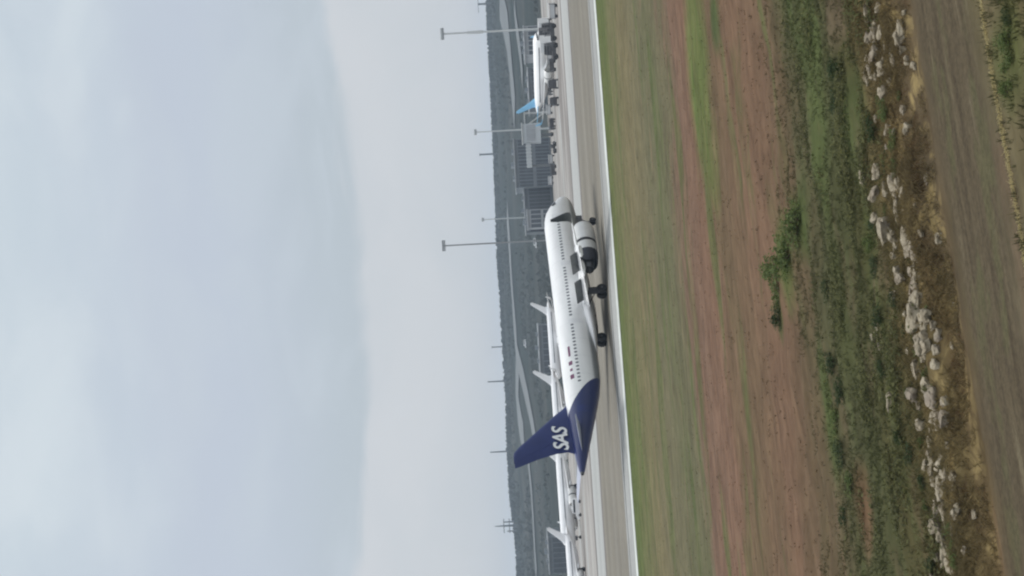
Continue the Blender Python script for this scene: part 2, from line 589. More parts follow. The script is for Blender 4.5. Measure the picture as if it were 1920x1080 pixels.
M['ground'] = ground_material()
M['runway'] = pavement('runway_asphalt', (0.148, 0.133, 0.104), (0.184, 0.168, 0.138), (0.012, 0.16, 0.1), tar=0.45)
M['shoulder'] = pavement('shoulder_concrete', (0.265, 0.265, 0.255), (0.33, 0.335, 0.325), (0.02, 0.35, 0.1), tar=0.25)
M['shoulder_dark'] = pavement('shoulder_joint', (0.11, 0.11, 0.105), (0.15, 0.15, 0.14), (0.03, 0.5, 0.1))
M['edge_line'] = pavement('edge_line_paint', (0.60, 0.63, 0.60), (0.40, 0.42, 0.39), (0.25, 0.9, 0.1))
M['taxi'] = pavement('taxiway_concrete', (0.29, 0.295, 0.285), (0.35, 0.355, 0.345), (0.015, 0.14, 0.1))
M['apron'] = pavement('apron_concrete', (0.18, 0.163, 0.15), (0.32, 0.305, 0.285), (0.028, 0.06, 0.1))
M['apron_dark'] = pavement('apron_strip', (0.11, 0.098, 0.09), (0.17, 0.15, 0.138), (0.02, 0.2, 0.1))
M['track'] = None
M['hill_road'] = pavement('pale_road', (0.115, 0.125, 0.130), (0.155, 0.165, 0.170), (0.02, 0.2, 0.1))

# ------------------------------------------------------------------ the setting


def build_ground():
    ys = list(np.arange(-70, 16, 6.0)) + list(np.arange(16, 46, 0.17)) + list(np.arange(46, 130, 1.2))
    y = ys[-1]
    while y < 2500:
        y *= 1.022
        ys.append(y)
    ns = 264
    ss = [math.sinh(3.6 * (2 * i / (ns - 1) - 1)) / math.sinh(3.6) for i in range(ns)]
    vs_, fs = [], []
    for y in ys:
        half = 62 + 0.88 * max(y, 0)
        for s in ss:
            x = s * half
            vs_.append((x, y, terrain(x, y)))
    for j in range(len(ys) - 1):
        o = j * ns
        for i in range(ns - 1):
            fs.append((o + i, o + i + 1, o + ns + i + 1, o + ns + i))
    me = bpy.data.meshes.new('ground')
    me.from_pydata(vs_, [], fs)
    me.polygons.foreach_set('use_smooth', [True] * len(fs))
    o = link('ground', me, M['ground'])
    tag(o, 'flat airfield grass and bare soil rising to dark hills on the skyline', 'ground', kind='structure')


def strip(name, v0, v1, m, zo, u0=-420, u1=700, label=None, wob=0.0, parent=None, kind='structure', du=20):
    brk = sorted(set([v0, v1] + [b for b in (207.0, 450.0) if v0 < b < v1]))
    us = list(np.arange(u0, u1 + 0.1, du))
    vs_, fs = [], []
    for u in us:
        for k, v in enumerate(brk):
            w = wob * nz(u * 0.05, v * 0.1, 3.0) if wob else 0
            x, y = xy_of(u, v + w)
            z = 0.0 if v <= 207 else -0.014 * (min(v, 450) - 207)
            vs_.append((x, y, z + zo))
    n = len(brk)
    for i in range(len(us) - 1):
        for k in range(n - 1):
            fs.append((i * n + k, (i + 1) * n + k, (i + 1) * n + k + 1, i * n + k + 1))
    me = bpy.data.meshes.new(name)
    me.from_pydata(vs_, [], fs)
    o = link(name, me, m, parent)
    if parent is None:
        tag(o, label, None, None, kind)
    return o


build_ground()
sh = strip('runway_shoulder', 121.8, 134.5, M['shoulder'], 0.020, label='pale concrete shoulder between the grass and the runway', wob=0.15, du=4)
strip('edge_line', 122.3, 124.4, M['edge_line'], 0.026, parent=sh, du=4, wob=0.12)
strip('joint_strip', 131.2, 132.3, M['shoulder_dark'], 0.026, parent=sh, du=20)
rw = strip('runway', 134.0, 178.0, M['runway'], 0.032, label='wide worn beige-grey runway the airliner rolls along')
strip('dark_verge', 178.0, 181.0, M['apron_dark'], 0.036, label='thin dark strip along the far side of the runway')
tw = strip('taxiway', 181.0, 205.5, M['taxi'], 0.040, label='pale concrete taxiway beyond the runway', wob=0.4)
strip('taxiway_verge', 205.5, 210.0, M['apron_dark'], 0.044, label='thin dark strip between taxiway and apron', wob=0.5)
ap = strip('apron', 210.0, 462.0, M['apron'], 0.050, label='broad pale concrete apron sloping away behind the runway')
for v0, v1, mm in ((240, 243, 'apron_dark'), (262, 270, 'taxi'), (330, 345, 'taxi')):
    strip('pavement_band', v0, v1, M[mm], 0.056, parent=ap, wob=4.0, du=8)


def track_material():
    m = bpy.data.materials.new('dirt_track')
    m.use_nodes = True
    n, l = m.node_tree.nodes, m.node_tree.links
    p = n['Principled BSDF']
    p.inputs['Roughness'].default_value = 0.95
    p.inputs['Specular IOR Level'].default_value = 0.05
    geo = N(n, 'ShaderNodeNewGeometry')
    rot = N(n, 'ShaderNodeVectorRotate', rotation_type='Z_AXIS')
    rot.inputs['Angle'].default_value = -RWY
    l.new(geo.outputs['Position'], rot.inputs[0])
    sp = N(n, 'ShaderNodeSeparateXYZ')
    l.new(rot.outputs[0], sp.inputs[0])

    def no(st, off, detail=6, rough=0.6):
        mp = N(n, 'ShaderNodeMapping', inp={1: off, 3: st})
        l.new(rot.outputs[0], mp.inputs[0])
        t = N(n, 'ShaderNodeTexNoise', inp={'Scale': 1.0, 'Detail': detail, 'Roughness': rough})
        l.new(mp.outputs[0], t.inputs['Vector'])
        return t.outputs[0]
    streak = no((0.16, 3.2, 0.1), (0, 0, 0))
    wide = no((0.35, 1.1, 0.1), (9, 4, 0), 5)
    grit = no((7, 9, 3), (0, 5, 0), 4, 0.7)
    c = mixc(n, l, maprange(n, l, streak, 0.36, 0.64), (0.062, 0.049, 0.032), (0.086, 0.069, 0.044))
    c = mixc(n, l, sub(n, l, 'MULTIPLY', maprange(n, l, wide, 0.50, 0.64), 0.75), c, (0.080, 0.075, 0.040))
    c = mixc(n, l, sub(n, l, 'MULTIPLY', maprange(n, l, streak, 0.60, 0.68), 0.6), c, (0.135, 0.115, 0.075))
    c = mixc(n, l, 1.0, c, maprange(n, l, grit, 0.3, 0.7, 0.80, 1.18), 'MULTIPLY')
    f = N(n, 'ShaderNodeGroup')
    f.node_tree = FIELD
    v = sub(n, l, 'ADD', sp.outputs[1], sub(n, l, 'MULTIPLY_ADD', wide, 1.6, -0.8))
    k = sub(n, l, 'MULTIPLY', maprange(n, l, v, 24.0, 24.9), maprange(n, l, v, 28.0, 26.9))
    l.new(mixc(n, l, k, f.outputs[0], c), p.inputs['Base Color'])
    bp = N(n, 'ShaderNodeBump', inp={'Strength': 0.6, 'Distance': 0.03})
    l.new(grit, bp.inputs['Height'])
    l.new(bp.outputs[0], p.inputs['Normal'])
    return m


M['track'] = track_material()


def build_track():
    vs_, fs = [], []
    us = np.arange(-22, 32, 0.22)
    vsn = np.arange(24.05, 28.21, 0.26)
    for u in us:
        for k, v in enumerate(vsn):
            e = (0.45 * nz(u * 0.3, k * 0.01, 8.0) + 0.25 * nz(u * 1.3, k * 0.01, 5.0)) if k in (0, len(vsn) - 1) else 0.0
            x, y = xy_of(u, v + e)
            rut = -0.015 * (math.exp(-((v - 24.9) / 0.28) ** 2) + math.exp(-((v - 26.7) / 0.28) ** 2))
            side = -0.02 if k in (0, len(vsn) - 1) else 0.035
            vs_.append((x, y, terrain(x, y) + side + rut))
    n = len(vsn)
    for i in range(len(us) - 1):
        for k in range(n - 1):
            fs.append((i * n + k, (i + 1) * n + k, (i + 1) * n + k + 1, i * n + k + 1))
    me = bpy.data.meshes.new('track')
    me.from_pydata(vs_, [], fs)
    me.polygons.foreach_set('use_smooth', [True] * len(fs))
    tag(link('track', me, M['track']), 'grey-brown dirt track running along the near side of the stony bank', None, None, 'structure')


build_track()


ROADS = []


def road(name, pts, w, label, zo=0.6):
    """a road laid on the hillside along points of the photograph"""
    P3 = [hit(*p) for p in pts]
    dense = []
    for a, b in zip(P3[:-1], P3[1:]):
        k = max(2, int((b - a).length / 12))
        for i in range(k):
            q = a.lerp(b, i / k)
            dense.append(q)
    dense.append(P3[-1])
    ROADS.extend([(q.x, q.y, w) for q in dense])
    vs_, fs = [], []
    for i, p in enumerate(dense):
        d = (dense[min(i + 1, len(dense) - 1)] - dense[max(i - 1, 0)])
        d.z = 0
        d.normalize()
        s = Vector((-d.y, d.x, 0)) * w
        for k in (-1, -0.33, 0.33, 1):
            q = p + s * k
            vs_.append((q.x, q.y, terrain(q.x, q.y) + zo))
    for i in range(len(dense) - 1):
        for k in range(3):
            fs.append((i * 4 + k, i * 4 + 4 + k, i * 4 + 5 + k, i * 4 + 1 + k))
    me = bpy.data.meshes.new(name)
    me.from_pydata(vs_, [], fs)
    tag(link(name, me, M['hill_road']), label, None, None, 'structure')


road('road', [(938, 0), (945, 25), (953, 60), (958, 110), (962, 160), (967, 215)], 15, 'pale road climbing the hillside above the parked light-blue-tailed airliner')
road('road', [(966, 10), (970, 50), (977, 95), (982, 150)], 7, 'short pale road lower on the hillside at the right')
road('road', [(952, 395), (957, 460), (960, 520), (964, 580), (969, 640), (972, 690), (970, 740), (976, 790), (985, 830)], 15, 'pale road along the hillside above the big airliner')
road('road', [(971, 665), (983, 715), (993, 760), (1003, 810), (1009, 850)], 9, 'pale side road forking down the hill towards the navy tail')
road('road', [(992, 860), (998, 920), (1002, 980), (1005, 1040), (1008, 1079)], 9, 'pale road along the hill foot beyond the leftmost parked airliners')


# scrub on the hills: a mass nobody could count
def build_scrub():
    vs_, fs = [], []
    m2 = bpy.data.materials.new('scrub_green')
    base = [(-1, 0, 0), (1, 0, 0), (0, -1, 0), (0, 1, 0), (0, 0, 1)]
    tri = [(0, 2, 4), (2, 1, 4), (1, 3, 4), (3, 0, 4)]
    n = 0
    while n < 9000:
        v = random.uniform(480, 1290)
        y0 = v * 1.02
        x = random.uniform(-0.30, 0.30) * y0
        y = (v + x * RS) / RC
        u, v = uv_of(x, y)
        d = nz(u * 0.008, v * 0.02, 6.0)
        top = sm(1000, 1230, v)
        if d + 0.75 * top < random.uniform(-0.15, 0.6):
            continue
        if any(abs(x - a) < w + 8 and 0 < b - y + w < w * 2 + 60 for a, b, w in ROADS):
            continue
        r = random.uniform(1.2, 3.4)
        h = random.uniform(0.8, 2.4) * (1.0 + 0.5 * top)
        a = random.uniform(0, 6.3)
        z = terrain(x, y) - 0.3
        o = len(vs_)
        for bx, by, bz in base:
            q = r * random.uniform(0.7, 1.3)
            vs_.append((x + q * (bx * math.cos(a) - by * math.sin(a)), y + q * (bx * math.sin(a) + by * math.cos(a)), z + h * bz))
        fs.extend([tuple(i + o for i in t) for t in tri])
        n += 1
    me = bpy.data.meshes.new('scrub')
    me.from_pydata(vs_, [], fs)
    tag(link('scrub', me, mat('scrub', (0.034, 0.042, 0.041), 0.95, var=0.25, scale=0.03)), 'dark low scrub covering the hillside behind the airport', 'scrub', None, 'stuff')


build_scrub()


# ------------------------------------------------------------------ airliners
def airfoil(cut0=0.0, cut1=1.0, n=9):
    xs = [cut0 + (cut1 - cut0) * 0.5 * (1 - math.cos(math.pi * i / (n - 1))) for i in range(n)]
    t = lambda x: 5 * (0.2969 * math.sqrt(max(x, 0)) - 0.126 * x - 0.3516 * x * x + 0.2843 * x ** 3 - 0.1015 * x ** 4)
    up_ = [(x, t(x) + 0.002) for x in xs]
    lo = [(x, -0.7 * t(x) - 0.002) for x in xs]
    return up_ + lo[::-1]


def loft(secs, cut0=0.0, cut1=1.0, n=9):
    """secs: (aft of leading edge, y, z, chord, thickness ratio, roll)"""
    prof = airfoil(cut0, cut1, n)
    rings = []
    for a, y, z, c, th, ro in secs:
        rings.append([(-(a + px * c), y - math.sin(ro) * pz * c * th, z + math.cos(ro) * pz * c * th) for px, pz in prof])
    return MB().rings(rings)


BODY = [(0.0, 3.25, 3.15, 0.05), (0.12, 3.52, 2.88, 0.33), (0.4, 3.80, 2.58, 0.64), (0.9, 4.12, 2.30, 0.98), (1.5, 4.42, 2.10, 1.27),
     (2.1, 4.78, 1.97, 1.50), (2.8, 5.22, 1.88, 1.68), (3.6, 5.56, 1.80, 1.82), (4.6, 5.77, 1.75, 1.92), (6.0, 5.87, 1.73, 1.975),
     (10, 5.87, 1.73, 1.975), (15, 5.87, 1.73, 1.975), (20, 5.87, 1.73, 1.975), (25, 5.87, 1.73, 1.975), (30, 5.87, 1.73, 1.975),
     (32, 5.87, 1.82, 1.97), (34, 5.86, 2.12, 1.90), (36, 5.84, 2.58, 1.76), (38, 5.79, 3.10, 1.53), (40, 5.70, 3.62, 1.22),
     (42, 5.57, 4.14, 0.86), (43.4, 5.43, 4.50, 0.55), (44.2, 5.32, 4.70, 0.32), (44.5, 5.24, 4.80, 0.20)]


def fuselage_mesh():
    n = 40
    rs = []
    for a, zt, zb, w in BODY:
        zc, h = (zt + zb) / 2, (zt - zb) / 2
        rs.append([(-a, w * math.sin(2 * math.pi * i / n), zc + h * math.cos(2 * math.pi * i / n)) for i in range(n)])
    return MB().rings(rs)


MG = 21.97      # metres from the nose to the main gear


def shift(mb):
    mb.v = [(x + MG, y, z) for x, y, z in mb.v]
    return mb


def body_width(a, z):
    """half width of the fuselage skin at a distance from the nose and a height"""
    for p, q in zip(BODY[:-1], BODY[1:]):
        if p[0] <= a <= q[0]:
            k = (a - p[0]) / (q[0] - p[0])
            zt, zb, w = (p[i] + (q[i] - p[i]) * k for i in (1, 2, 3))
            h = (z - (zt + zb) / 2) / ((zt - zb) / 2)
            return w * math.sqrt(max(0.0, 1 - h * h))
    return 0.0


def wheel(parent, x, y, z, r, w):
    t = MB().lathe([(-w / 2, r * 0.55), (-w / 2, r * 0.86), (-w * 0.36, r * 0.97), (-w * 0.15, r), (w * 0.15, r), (w * 0.36, r * 0.97), (w / 2, r * 0.86), (w / 2, r * 0.55)],
                   (x, y, z), 20, 'y').build('tyre', M['rubber'], parent, 40)
    MB().lathe([(-w * 0.52, r * 0.18), (-w * 0.44, r * 0.52), (w * 0.44, r * 0.52), (w * 0.52, r * 0.18)], (x, y, z), 16, 'y').build('rim', M['metal'], t, 40)
    return t


def airliner(name, fuse_mat, fin_mat, wing_mat, sharklet_mat, detail=True, pitch=0.0, cowl_mat=None):
    root = empty(name)
    cowl_mat = cowl_mat or M['cowl']
    fu = shift(fuselage_mesh()).build('fuselage', fuse_mat, root, 50)
    # belly fairing
    n = 24
    rs = []
    for a, w, zt, zb in ((13.2, 0.4, 2.1, 1.70), (14.5, 1.5, 2.5, 1.55), (16.5, 2.12, 3.0, 1.42), (20, 2.3, 3.05, 1.36), (23, 2.28, 3.0, 1.38), (25.5, 1.9, 2.6, 1.5), (27.6, 1.0, 2.2, 1.66), (28.6, 0.3, 1.95, 1.72)):
        zc, h = (zt + zb) / 2, (zt - zb) / 2
        rs.append([(-a, w * math.sin(2 * math.pi * i / n), zc + h * math.cos(2 * math.pi * i / n)) for i in range(n)])
    shift(MB().rings(rs)).build('belly_fairing', M['white_dull'], root, 50)
    # wings
    for s in (-1, 1):                           # -1 starboard
        W = [(15.2, 0.8 * s, 2.32, 7.6, 0.13), (16.4, 2.0 * s, 2.38, 6.3, 0.13), (18.7, 6.4 * s, 2.85, 4.2, 0.115), (21.4, 11.6 * s, 3.42, 2.85, 0.11), (23.5, 15.6 * s, 3.92, 1.95, 0.10), (24.2, 17.0 * s, 4.12, 1.60, 0.10)]
        sec = [(a, y, z, c, t, 0.0) for a, y, z, c, t in W]
        wg = shift(loft(sec, 0, 0.80)).build('wing', wing_mat, root, 35)

        def at_span(yv):
            ya = abs(yv)
            for p, q in zip(W[:-1], W[1:]):
                if abs(p[1]) <= ya <= abs(q[1]):
                    k = (ya - abs(p[1])) / (abs(q[1]) - abs(p[1]))
                    return [p[i] + (q[i] - p[i]) * k for i in range(5)]
            return list(W[-1])

        def surface(nm, y0, y1, droop, back, m):
            ss = []
            for k in range(4):
                yv = (y0 + (y1 - y0) * k / 3)
                a, _, z, c, t = at_span(yv)
                ss.append((a, yv * s, z, c, t, 0))
            mb = loft(ss, 0.79, 1.0, 6)
            out = []
            for x, y, z in mb.v:
                a, _, z0, c, t = at_span(abs(y))
                hx, hz = -(a + 0.80 * c), z0
                dx, dz = x - hx, z - hz
                cr, sr = math.cos(droop), math.sin(droop)
                out.append((hx - back + dx * cr - dz * sr * 0, y, hz - 0.03 + dz * cr + dx * sr))
            mb.v = out
            return shift(mb).build(nm, m, root, 35)
        dr = R(17) if detail else R(0)
        surface('flap', 2.05, 6.3, dr, 0.12 if detail else 0.0, wing_mat)
        surface('flap', 6.4, 13.0, dr, 0.10 if detail else 0.0, wing_mat)
        surface('aileron', 13.05, 16.9, R(2), 0.0, wing_mat)
        if detail:
            for y0, y1 in ((2.2, 5.9), (7.2, 9.1), (9.13, 11.0)):
                vv = []
                for yv in (y0, y1):
                    a, _, z, c, t = at_span(yv)
                    ax = a + (0.79 if y0 < 7 else 0.74) * c
                    zu = z + (0.028 if y0 < 7 else 0.035) * c
                    ln = 1.0
                    for d_, th in ((0.0, 0.03), (ln, 0.015)):
                        px_, pz_ = -(ax + d_ * math.cos(R(50))), zu + d_ * math.sin(R(50))
                        vv += [(px_ - th, yv * s, pz_ - th), (px_ + th, yv * s, pz_ + th)]
                shift(MB().add(vv, [(0, 2, 6, 4), (1, 5, 7, 3), (0, 1, 3, 2), (4, 6, 7, 5), (2, 3, 7, 6), (0, 4, 5, 1)])).build('spoiler', M['spoiler'], root)
            for yv in (4.9, 8.4, 11.6):
                a, _, z, c, t = at_span(yv)
                ax = a + c * 0.62
                ln = 2.6 if yv < 9 else 2.0
                prof = [(0.0, 0.02), (-0.35, 0.14), (-1.0, 0.24), (-1.7, 0.22), (-ln, 0.03)]
                shift(MB().lathe(prof, (-ax + 0.3, yv * s, z - 0.34), 12)).build('flap_track_fairing', wing_mat, root, 50)
        sk = [(24.15, 17.0 * s, 4.12, 1.66, 0.10, 0.0), (24.5, 17.45 * s, 4.24, 1.62, 0.095, s * R(28)), (24.85, 17.75 * s, 4.56, 1.46, 0.09, s * R(60)),
              (25.25, 17.88 * s, 5.1, 1.18, 0.085, s * R(80)), (25.75, 17.95 * s, 5.8, 0.78, 0.08, s * R(84)), (26.1, 17.98 * s, 6.32, 0.42, 0.08, s * R(84))]
        shift(loft(sk)).build('sharklet', sharklet_mat, root, 40)
        # engine
        ey, ez = 5.75 * s, 1.80
        E0 = -13.1
        o = (E0, ey, ez)
        fc = shift(MB().lathe([(-0.9, 0.96), (-0.25, 0.98), (-0.04, 1.03), (0.0, 1.07), (-0.05, 1.12), (-0.3, 1.19), (-0.9, 1.25), (-1.8, 1.28), (-3.0, 1.27), (-3.0, 1.10)], o)).build('fan_cowl', cowl_mat, root, 40)
        fan = shift(MB().lathe([(-0.55, 0.02), (-0.75, 0.22), (-0.95, 0.34), (-0.98, 0.97), (-1.2, 0.97)], o)).build('fan', M['metal'], root, 40)
        shift(MB().lathe([(-2.98, 1.08), (-2.98, 1.215), (-3.52, 1.20), (-3.52, 1.05)], o)).build('reverser_gap', M['black'], root, 40)
        shift(MB().lathe([(-3.50, 1.05), (-3.50, 1.265), (-4.2, 1.255), (-4.78, 1.235), (-4.78, 1.05)], o)).build('reverser_sleeve', cowl_mat, root, 40)
        shift(MB().lathe([(-4.76, 0.7), (-4.76, 1.232), (-5.5, 1.19), (-6.2, 1.08), (-6.55, 1.0), (-6.55, 0.96), (-5.6, 0.92), (-5.6, 0.6)], o)).build('exhaust_sleeve', M['engine_dark'] if detail else cowl_mat, root, 40)
        shift(MB().lathe([(-5.0, 0.80), (-6.4, 0.72), (-7.35, 0.52), (-7.35, 0.47), (-6.9, 0.42)], o)).build('core_nozzle', M['metal'], root, 40)
        shift(MB().lathe([(-6.6, 0.36), (-7.4, 0.30), (-8.0, 0.04)], o)).build('exhaust_plug', M['metal'], root, 40)
        py = MB()
        py.add([(-15.2, ey - 0.16, ez + 1.15), (-15.2, ey + 0.16, ez + 1.15), (-21.2, ey + 0.16, 2.35), (-21.2, ey - 0.16, 2.35),
                (-16.6, ey - 0.12, ez + 1.32), (-16.6, ey + 0.12, ez + 1.32), (-18.4, ey + 0.12, 2.98), (-18.4, ey - 0.12, 2.98), (-21.2, ey - 0.1, 2.75), (-21.2, ey + 0.1, 2.75)],
               [(0, 3, 2, 1), (0, 1, 5, 4), (4, 5, 6, 7), (7, 6, 9, 8), (0, 4, 7, 8, 3), (1, 2, 9, 6, 5), (2, 3, 8, 9)])
        shift(py).build('pylon', M['wing_grey'], root, 40)
        # main gear
        g = MB().tube((0, 3.55 * s, 2.5), (0, 3.795 * s, 0.55), 0.17, 0.13, 12)
        g.tube((0, 3.3 * s, 0.585), (0, 4.29 * s, 0.585), 0.09, 0.09, 10)
        g.tube((0, 1.9 * s, 2.1), (0, 3.7 * s, 1.3), 0.07, 0.06, 8)
        g.tube((0.9, 3.5 * s, 2.3), (0.05, 3.72 * s, 1.0), 0.055, 0.05, 8)
        mg = g.build('main_gear', M['metal'], root, 40)
        for q in (-0.47, 0.47):
            wheel(mg, 0, 3.795 * s + q, 0.585, 0.585, 0.43)
        MB().box(-0.55, 0.55, 4.02 * s - 0.03, 4.02 * s + 0.03, 1.05, 2.45).build('gear_door', M['metal'], root)
        # stabiliser
        T = [(37.9, 0.3 * s, 4.78, 4.3, 0.10, 0), (38.7, 1.2 * s, 4.86, 3.7, 0.10, 0), (42.05, 6.2 * s, 5.40, 1.45, 0.09, 0)]
        shift(loft(T)).build('stabiliser', M['stab'] if detail else fin_mat, root, 35)
    # fin, with dorsal fillet and rudder
    FN = [(35.0, 5.55, 7.0), (35.7, 6.2, 6.0), (36.6, 7.2, 5.15), (38.8, 9.4, 3.6), (40.6, 11.2, 2.55), (41.3, 11.72, 2.0), (41.7, 11.78, 1.5)]
    if not detail:
        FN = [(35.6, 5.55, 6.0), (36.9, 6.4, 4.5), (38.3, 7.4, 3.9), (40.6, 9.4, 2.9), (42.6, 11.2, 2.2), (43.3, 11.7, 1.7)]
    fsec = [(a, 0, z, c, 0.10, 0) for a, z, c in FN]

    def vert(secs, c0, c1):
        prof = airfoil(c0, c1, 8)
        prof = [(px, (0.85 if pz > 0 else 0.85 / 0.7) * pz) for px, pz in prof]
        return MB().rings([[(-(a + px * c), -pz * c * th, z) for px, pz in prof] for a, y, z, c, th, ro in secs])
    fin = shift(vert(fsec, 0, 0.70)).build('fin', fin_mat, root, 35)
    shift(vert(fsec[:-1], 0.706, 1.0)).build('rudder', fin_mat, fin, 35)
    # nose gear
    nz_ = 5.07
    lift = math.sin(pitch) * (MG - nz_)
    xx = MG - nz_
    g = MB().tube((xx, 0, 2.0), (xx + 0.1, 0, 0.38 - lift), 0.12, 0.09, 12)
    g.tube((xx + 1.1, 0, 1.9), (xx + 0.06, 0, 0.95 - lift), 0.06, 0.05, 8)
    g.tube((xx + 0.1, -0.3, 0.38 - lift), (xx + 0.1, 0.3, 0.38 - lift), 0.06, 0.06, 8)
    ng = g.build('nose_gear', M['metal'], root, 40)
    for q in (-0.25, 0.25):
        wheel(ng, xx + 0.1, q, 0.38 - lift, 0.40, 0.24)
    for q in (-1, 1):
        MB().box(xx - 0.2, xx + 0.9, 0.42 * q - 0.02, 0.42 * q + 0.02, 1.15, 1.85).build('nose_gear_door', M['metal'], root)
    # exhaust of the auxiliary unit
    shift(MB().lathe([(0.10, 0.22), (0.0, 0.215), (-0.30, 0.17), (-0.30, 0.12), (-0.05, 0.10)], (-44.42, 0, 5.02), 16)).build('tail_exhaust', M['metal'], root, 40)
    # cockpit glazing
    gl = []
    for s in (-1, 1):
        for (a0, w0, z0), (a1, w1, z1), (a2, w2, z2), (a3, w3, z3) in (
                ((1.62, 0.06, 4.47), (1.72, 0.78, 4.40), (2.36, 0.72, 4.86), (2.26, 0.06, 4.93)),
                ((1.76, 0.85, 4.38), (2.30, 1.33, 4.28), (2.80, 1.22, 4.78), (2.40, 0.79, 4.85)),
                ((2.38, 1.38, 4.26), (3.05, 1.63, 4.22), (3.20, 1.50, 4.66), (2.86, 1.28, 4.76))):
            k = 1.035
            p = [(-a, s * w * k, z + 0.03) for a, w, z in ((a0, w0, z0), (a1, w1, z1), (a2, w2, z2), (a3, w3, z3))]
            q = [(x - 0.12, y * 0.9, z - 0.10) for x, y, z in p]
            shift(MB().add(p + q, [(0, 1, 2, 3), (4, 7, 6, 5), (0, 4, 5, 1), (1, 5, 6, 2), (2, 6, 7, 3), (3, 7, 4, 0)])).build('cockpit_window', M['glass'], fu)
    if not detail:
        for sd in (-1, 1):
            MB().box(MG - 36, MG - 6.5, sd * 1.93 - 0.04, sd * 1.93 + 0.04, 4.06, 4.36).build('window_band', M['window'], fu)
        return root
    # cabin windows, starboard side
    wm = None
    zwin = 4.23
    wy = body_width(15, zwin)
    a = 6.9
    k = 0
    while a < 33.9:
        skip = any(abs(a - d) < 0.62 for d in (14.6, 24.4))
        k += 1
        if not skip:
            yy = body_width(a, zwin)
            if wm is None:
                mb = MB()
                nn = 10
                rr = []
                for dy, sc in ((0.0, 1.0), (0.016, 1.0), (0.022, 0.8)):
                    rr.append([(0.125 * sc * math.copysign(abs(math.cos(t)) ** 0.7, math.cos(t)), -dy, 0.18 * sc * math.copysign(abs(math.sin(t)) ** 0.7, math.sin(t))) for t in [2 * math.pi * i / nn for i in range(nn)]])
                wm = mb.rings(rr).mesh('cabin_window', 40)
                wm.materials.append(M['window'])
            o = link('cabin_window', wm, None, fu, (MG - a, -yy + 0.004, zwin))
            o.rotation_euler[0] = R(-12)
        a += 0.533
    # doors
    for a, w, hh in ((5.6, 0.82, 1.85), (14.6, 0.76, 1.52), (24.4, 0.76, 1.52), (37.2, 0.80, 1.75)):
        mb = MB()
        z0, z1 = 3.05, 3.05 + hh
        pts = []
        for i in range(8):
            z = z0 + (z1 - z0) * i / 7
            pts.append(z)
        vv, ff = [], []
        for z in pts:
            for xq in (-w / 2, w / 2):
                vv.append((MG - a + xq, -(body_width(a - xq, z) + 0.012), z))
        for i in range(7):
            ff.append((2 * i, 2 * i + 1, 2 * i + 3, 2 * i + 2))
        n0 = len(vv)
        for z in pts:
            for xq in (-w / 2, w / 2):
                vv.append((MG - a + xq, -(body_width(a - xq, z) - 0.15), z))
        for i in range(7):
            ff.append((n0 + 2 * i, n0 + 2 * i + 2, n0 + 2 * i + 3, n0 + 2 * i + 1))
            ff.append((2 * i, 2 * i + 2, n0 + 2 * i + 2, n0 + 2 * i))
            ff.append((2 * i + 1, n0 + 2 * i + 1, n0 + 2 * i + 3, 2 * i + 3))
        ff += [(0, n0, n0 + 1, 1), (14, 15, n0 + 15, n0 + 14)]
        if a > 33:
            dm = M['navy']
        else:
            dm = M['door']
        d = mb.add(vv, ff).build('door', dm, root, 30)
    return root


M['spoiler'] = mat('spoiler_grey', (0.085, 0.092, 0.095), 0.5, var=0.3, scale=1.5)
M['door'] = mat('door_white', (0.72, 0.72, 0.73), 0.4, var=0.05, scale=1.5)
M['stab'] = mat('stabiliser_grey', (0.36, 0.38, 0.46), 0.40, var=0.12, scale=1.0)

PP = R(1.7)
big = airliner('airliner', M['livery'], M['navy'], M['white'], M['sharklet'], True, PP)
tag(big, 'large white airliner with navy tail, engines and wing tips rolling on the runway', 'airliner')
big.location = (-3.7, 145.4, 0.05)
big.rotation_euler = (0, -PP, R(47.9))

# lettering on the fin: white italic SAS
cu = bpy.data.curves.new('lettering', 'FONT')
cu.body = 'SAS'
cu.size = 2.35
cu.shear = 0.28
cu.offset = 0.05
cu.space_character = 0.93
cu.extrude = 0.012
cu.resolution_u = 4
tmp = bpy.data.objects.new('tmp_text', cu)
COL.objects.link(tmp)
bpy.context.view_layer.update()
me = bpy.data.meshes.new_from_object(tmp.evaluated_get(bpy.context.evaluated_depsgraph_get()))
bpy.data.objects.remove(tmp)
xs = [v.co.x for v in me.vertices]
zs = [v.co.y for v in me.vertices]
kx = 3.35 / (max(xs) - min(xs))
kz = 1.60 / (max(zs) - min(zs))
fin = [c for c in big.children if c.name.startswith('fin')][0]
for s in (-1,):
    me.transform(Matrix.Translation((-min(xs), -min(zs), 0)))
    me.transform(Matrix.Diagonal((kx, kz, 1, 1)))
    o = link('lettering', me, M['letter'], fin)
    o.matrix_local = Matrix.Translation((MG - 41.65, -0.335, 6.06)) @ Matrix.Rotation(R(90), 4, 'X') @ Matrix.Rotation(R(0.0), 4, 'Y')
o['label'] = 'white slanted letters SAS at the foot of the navy fin'
fu = [c for c in big.children if c.name.startswith('fuselage')][0]
# small purple marks above the rear windows
for a, w, h in ((28.9, 1.5, 0.26), (30.7, 0.55, 0.44), (31.7, 0.35, 0.30), (32.7, 0.60, 0.44)):
    z = 4.92
    y = body_width(a, z)
    o = MB().box(-w / 2, w / 2, -0.012, 0.25, -h / 2, h / 2).build('livery_mark', M['purple'], fu)
    o.location = (MG - a, -y, z)
    o.rotation_euler[0] = R(-32)

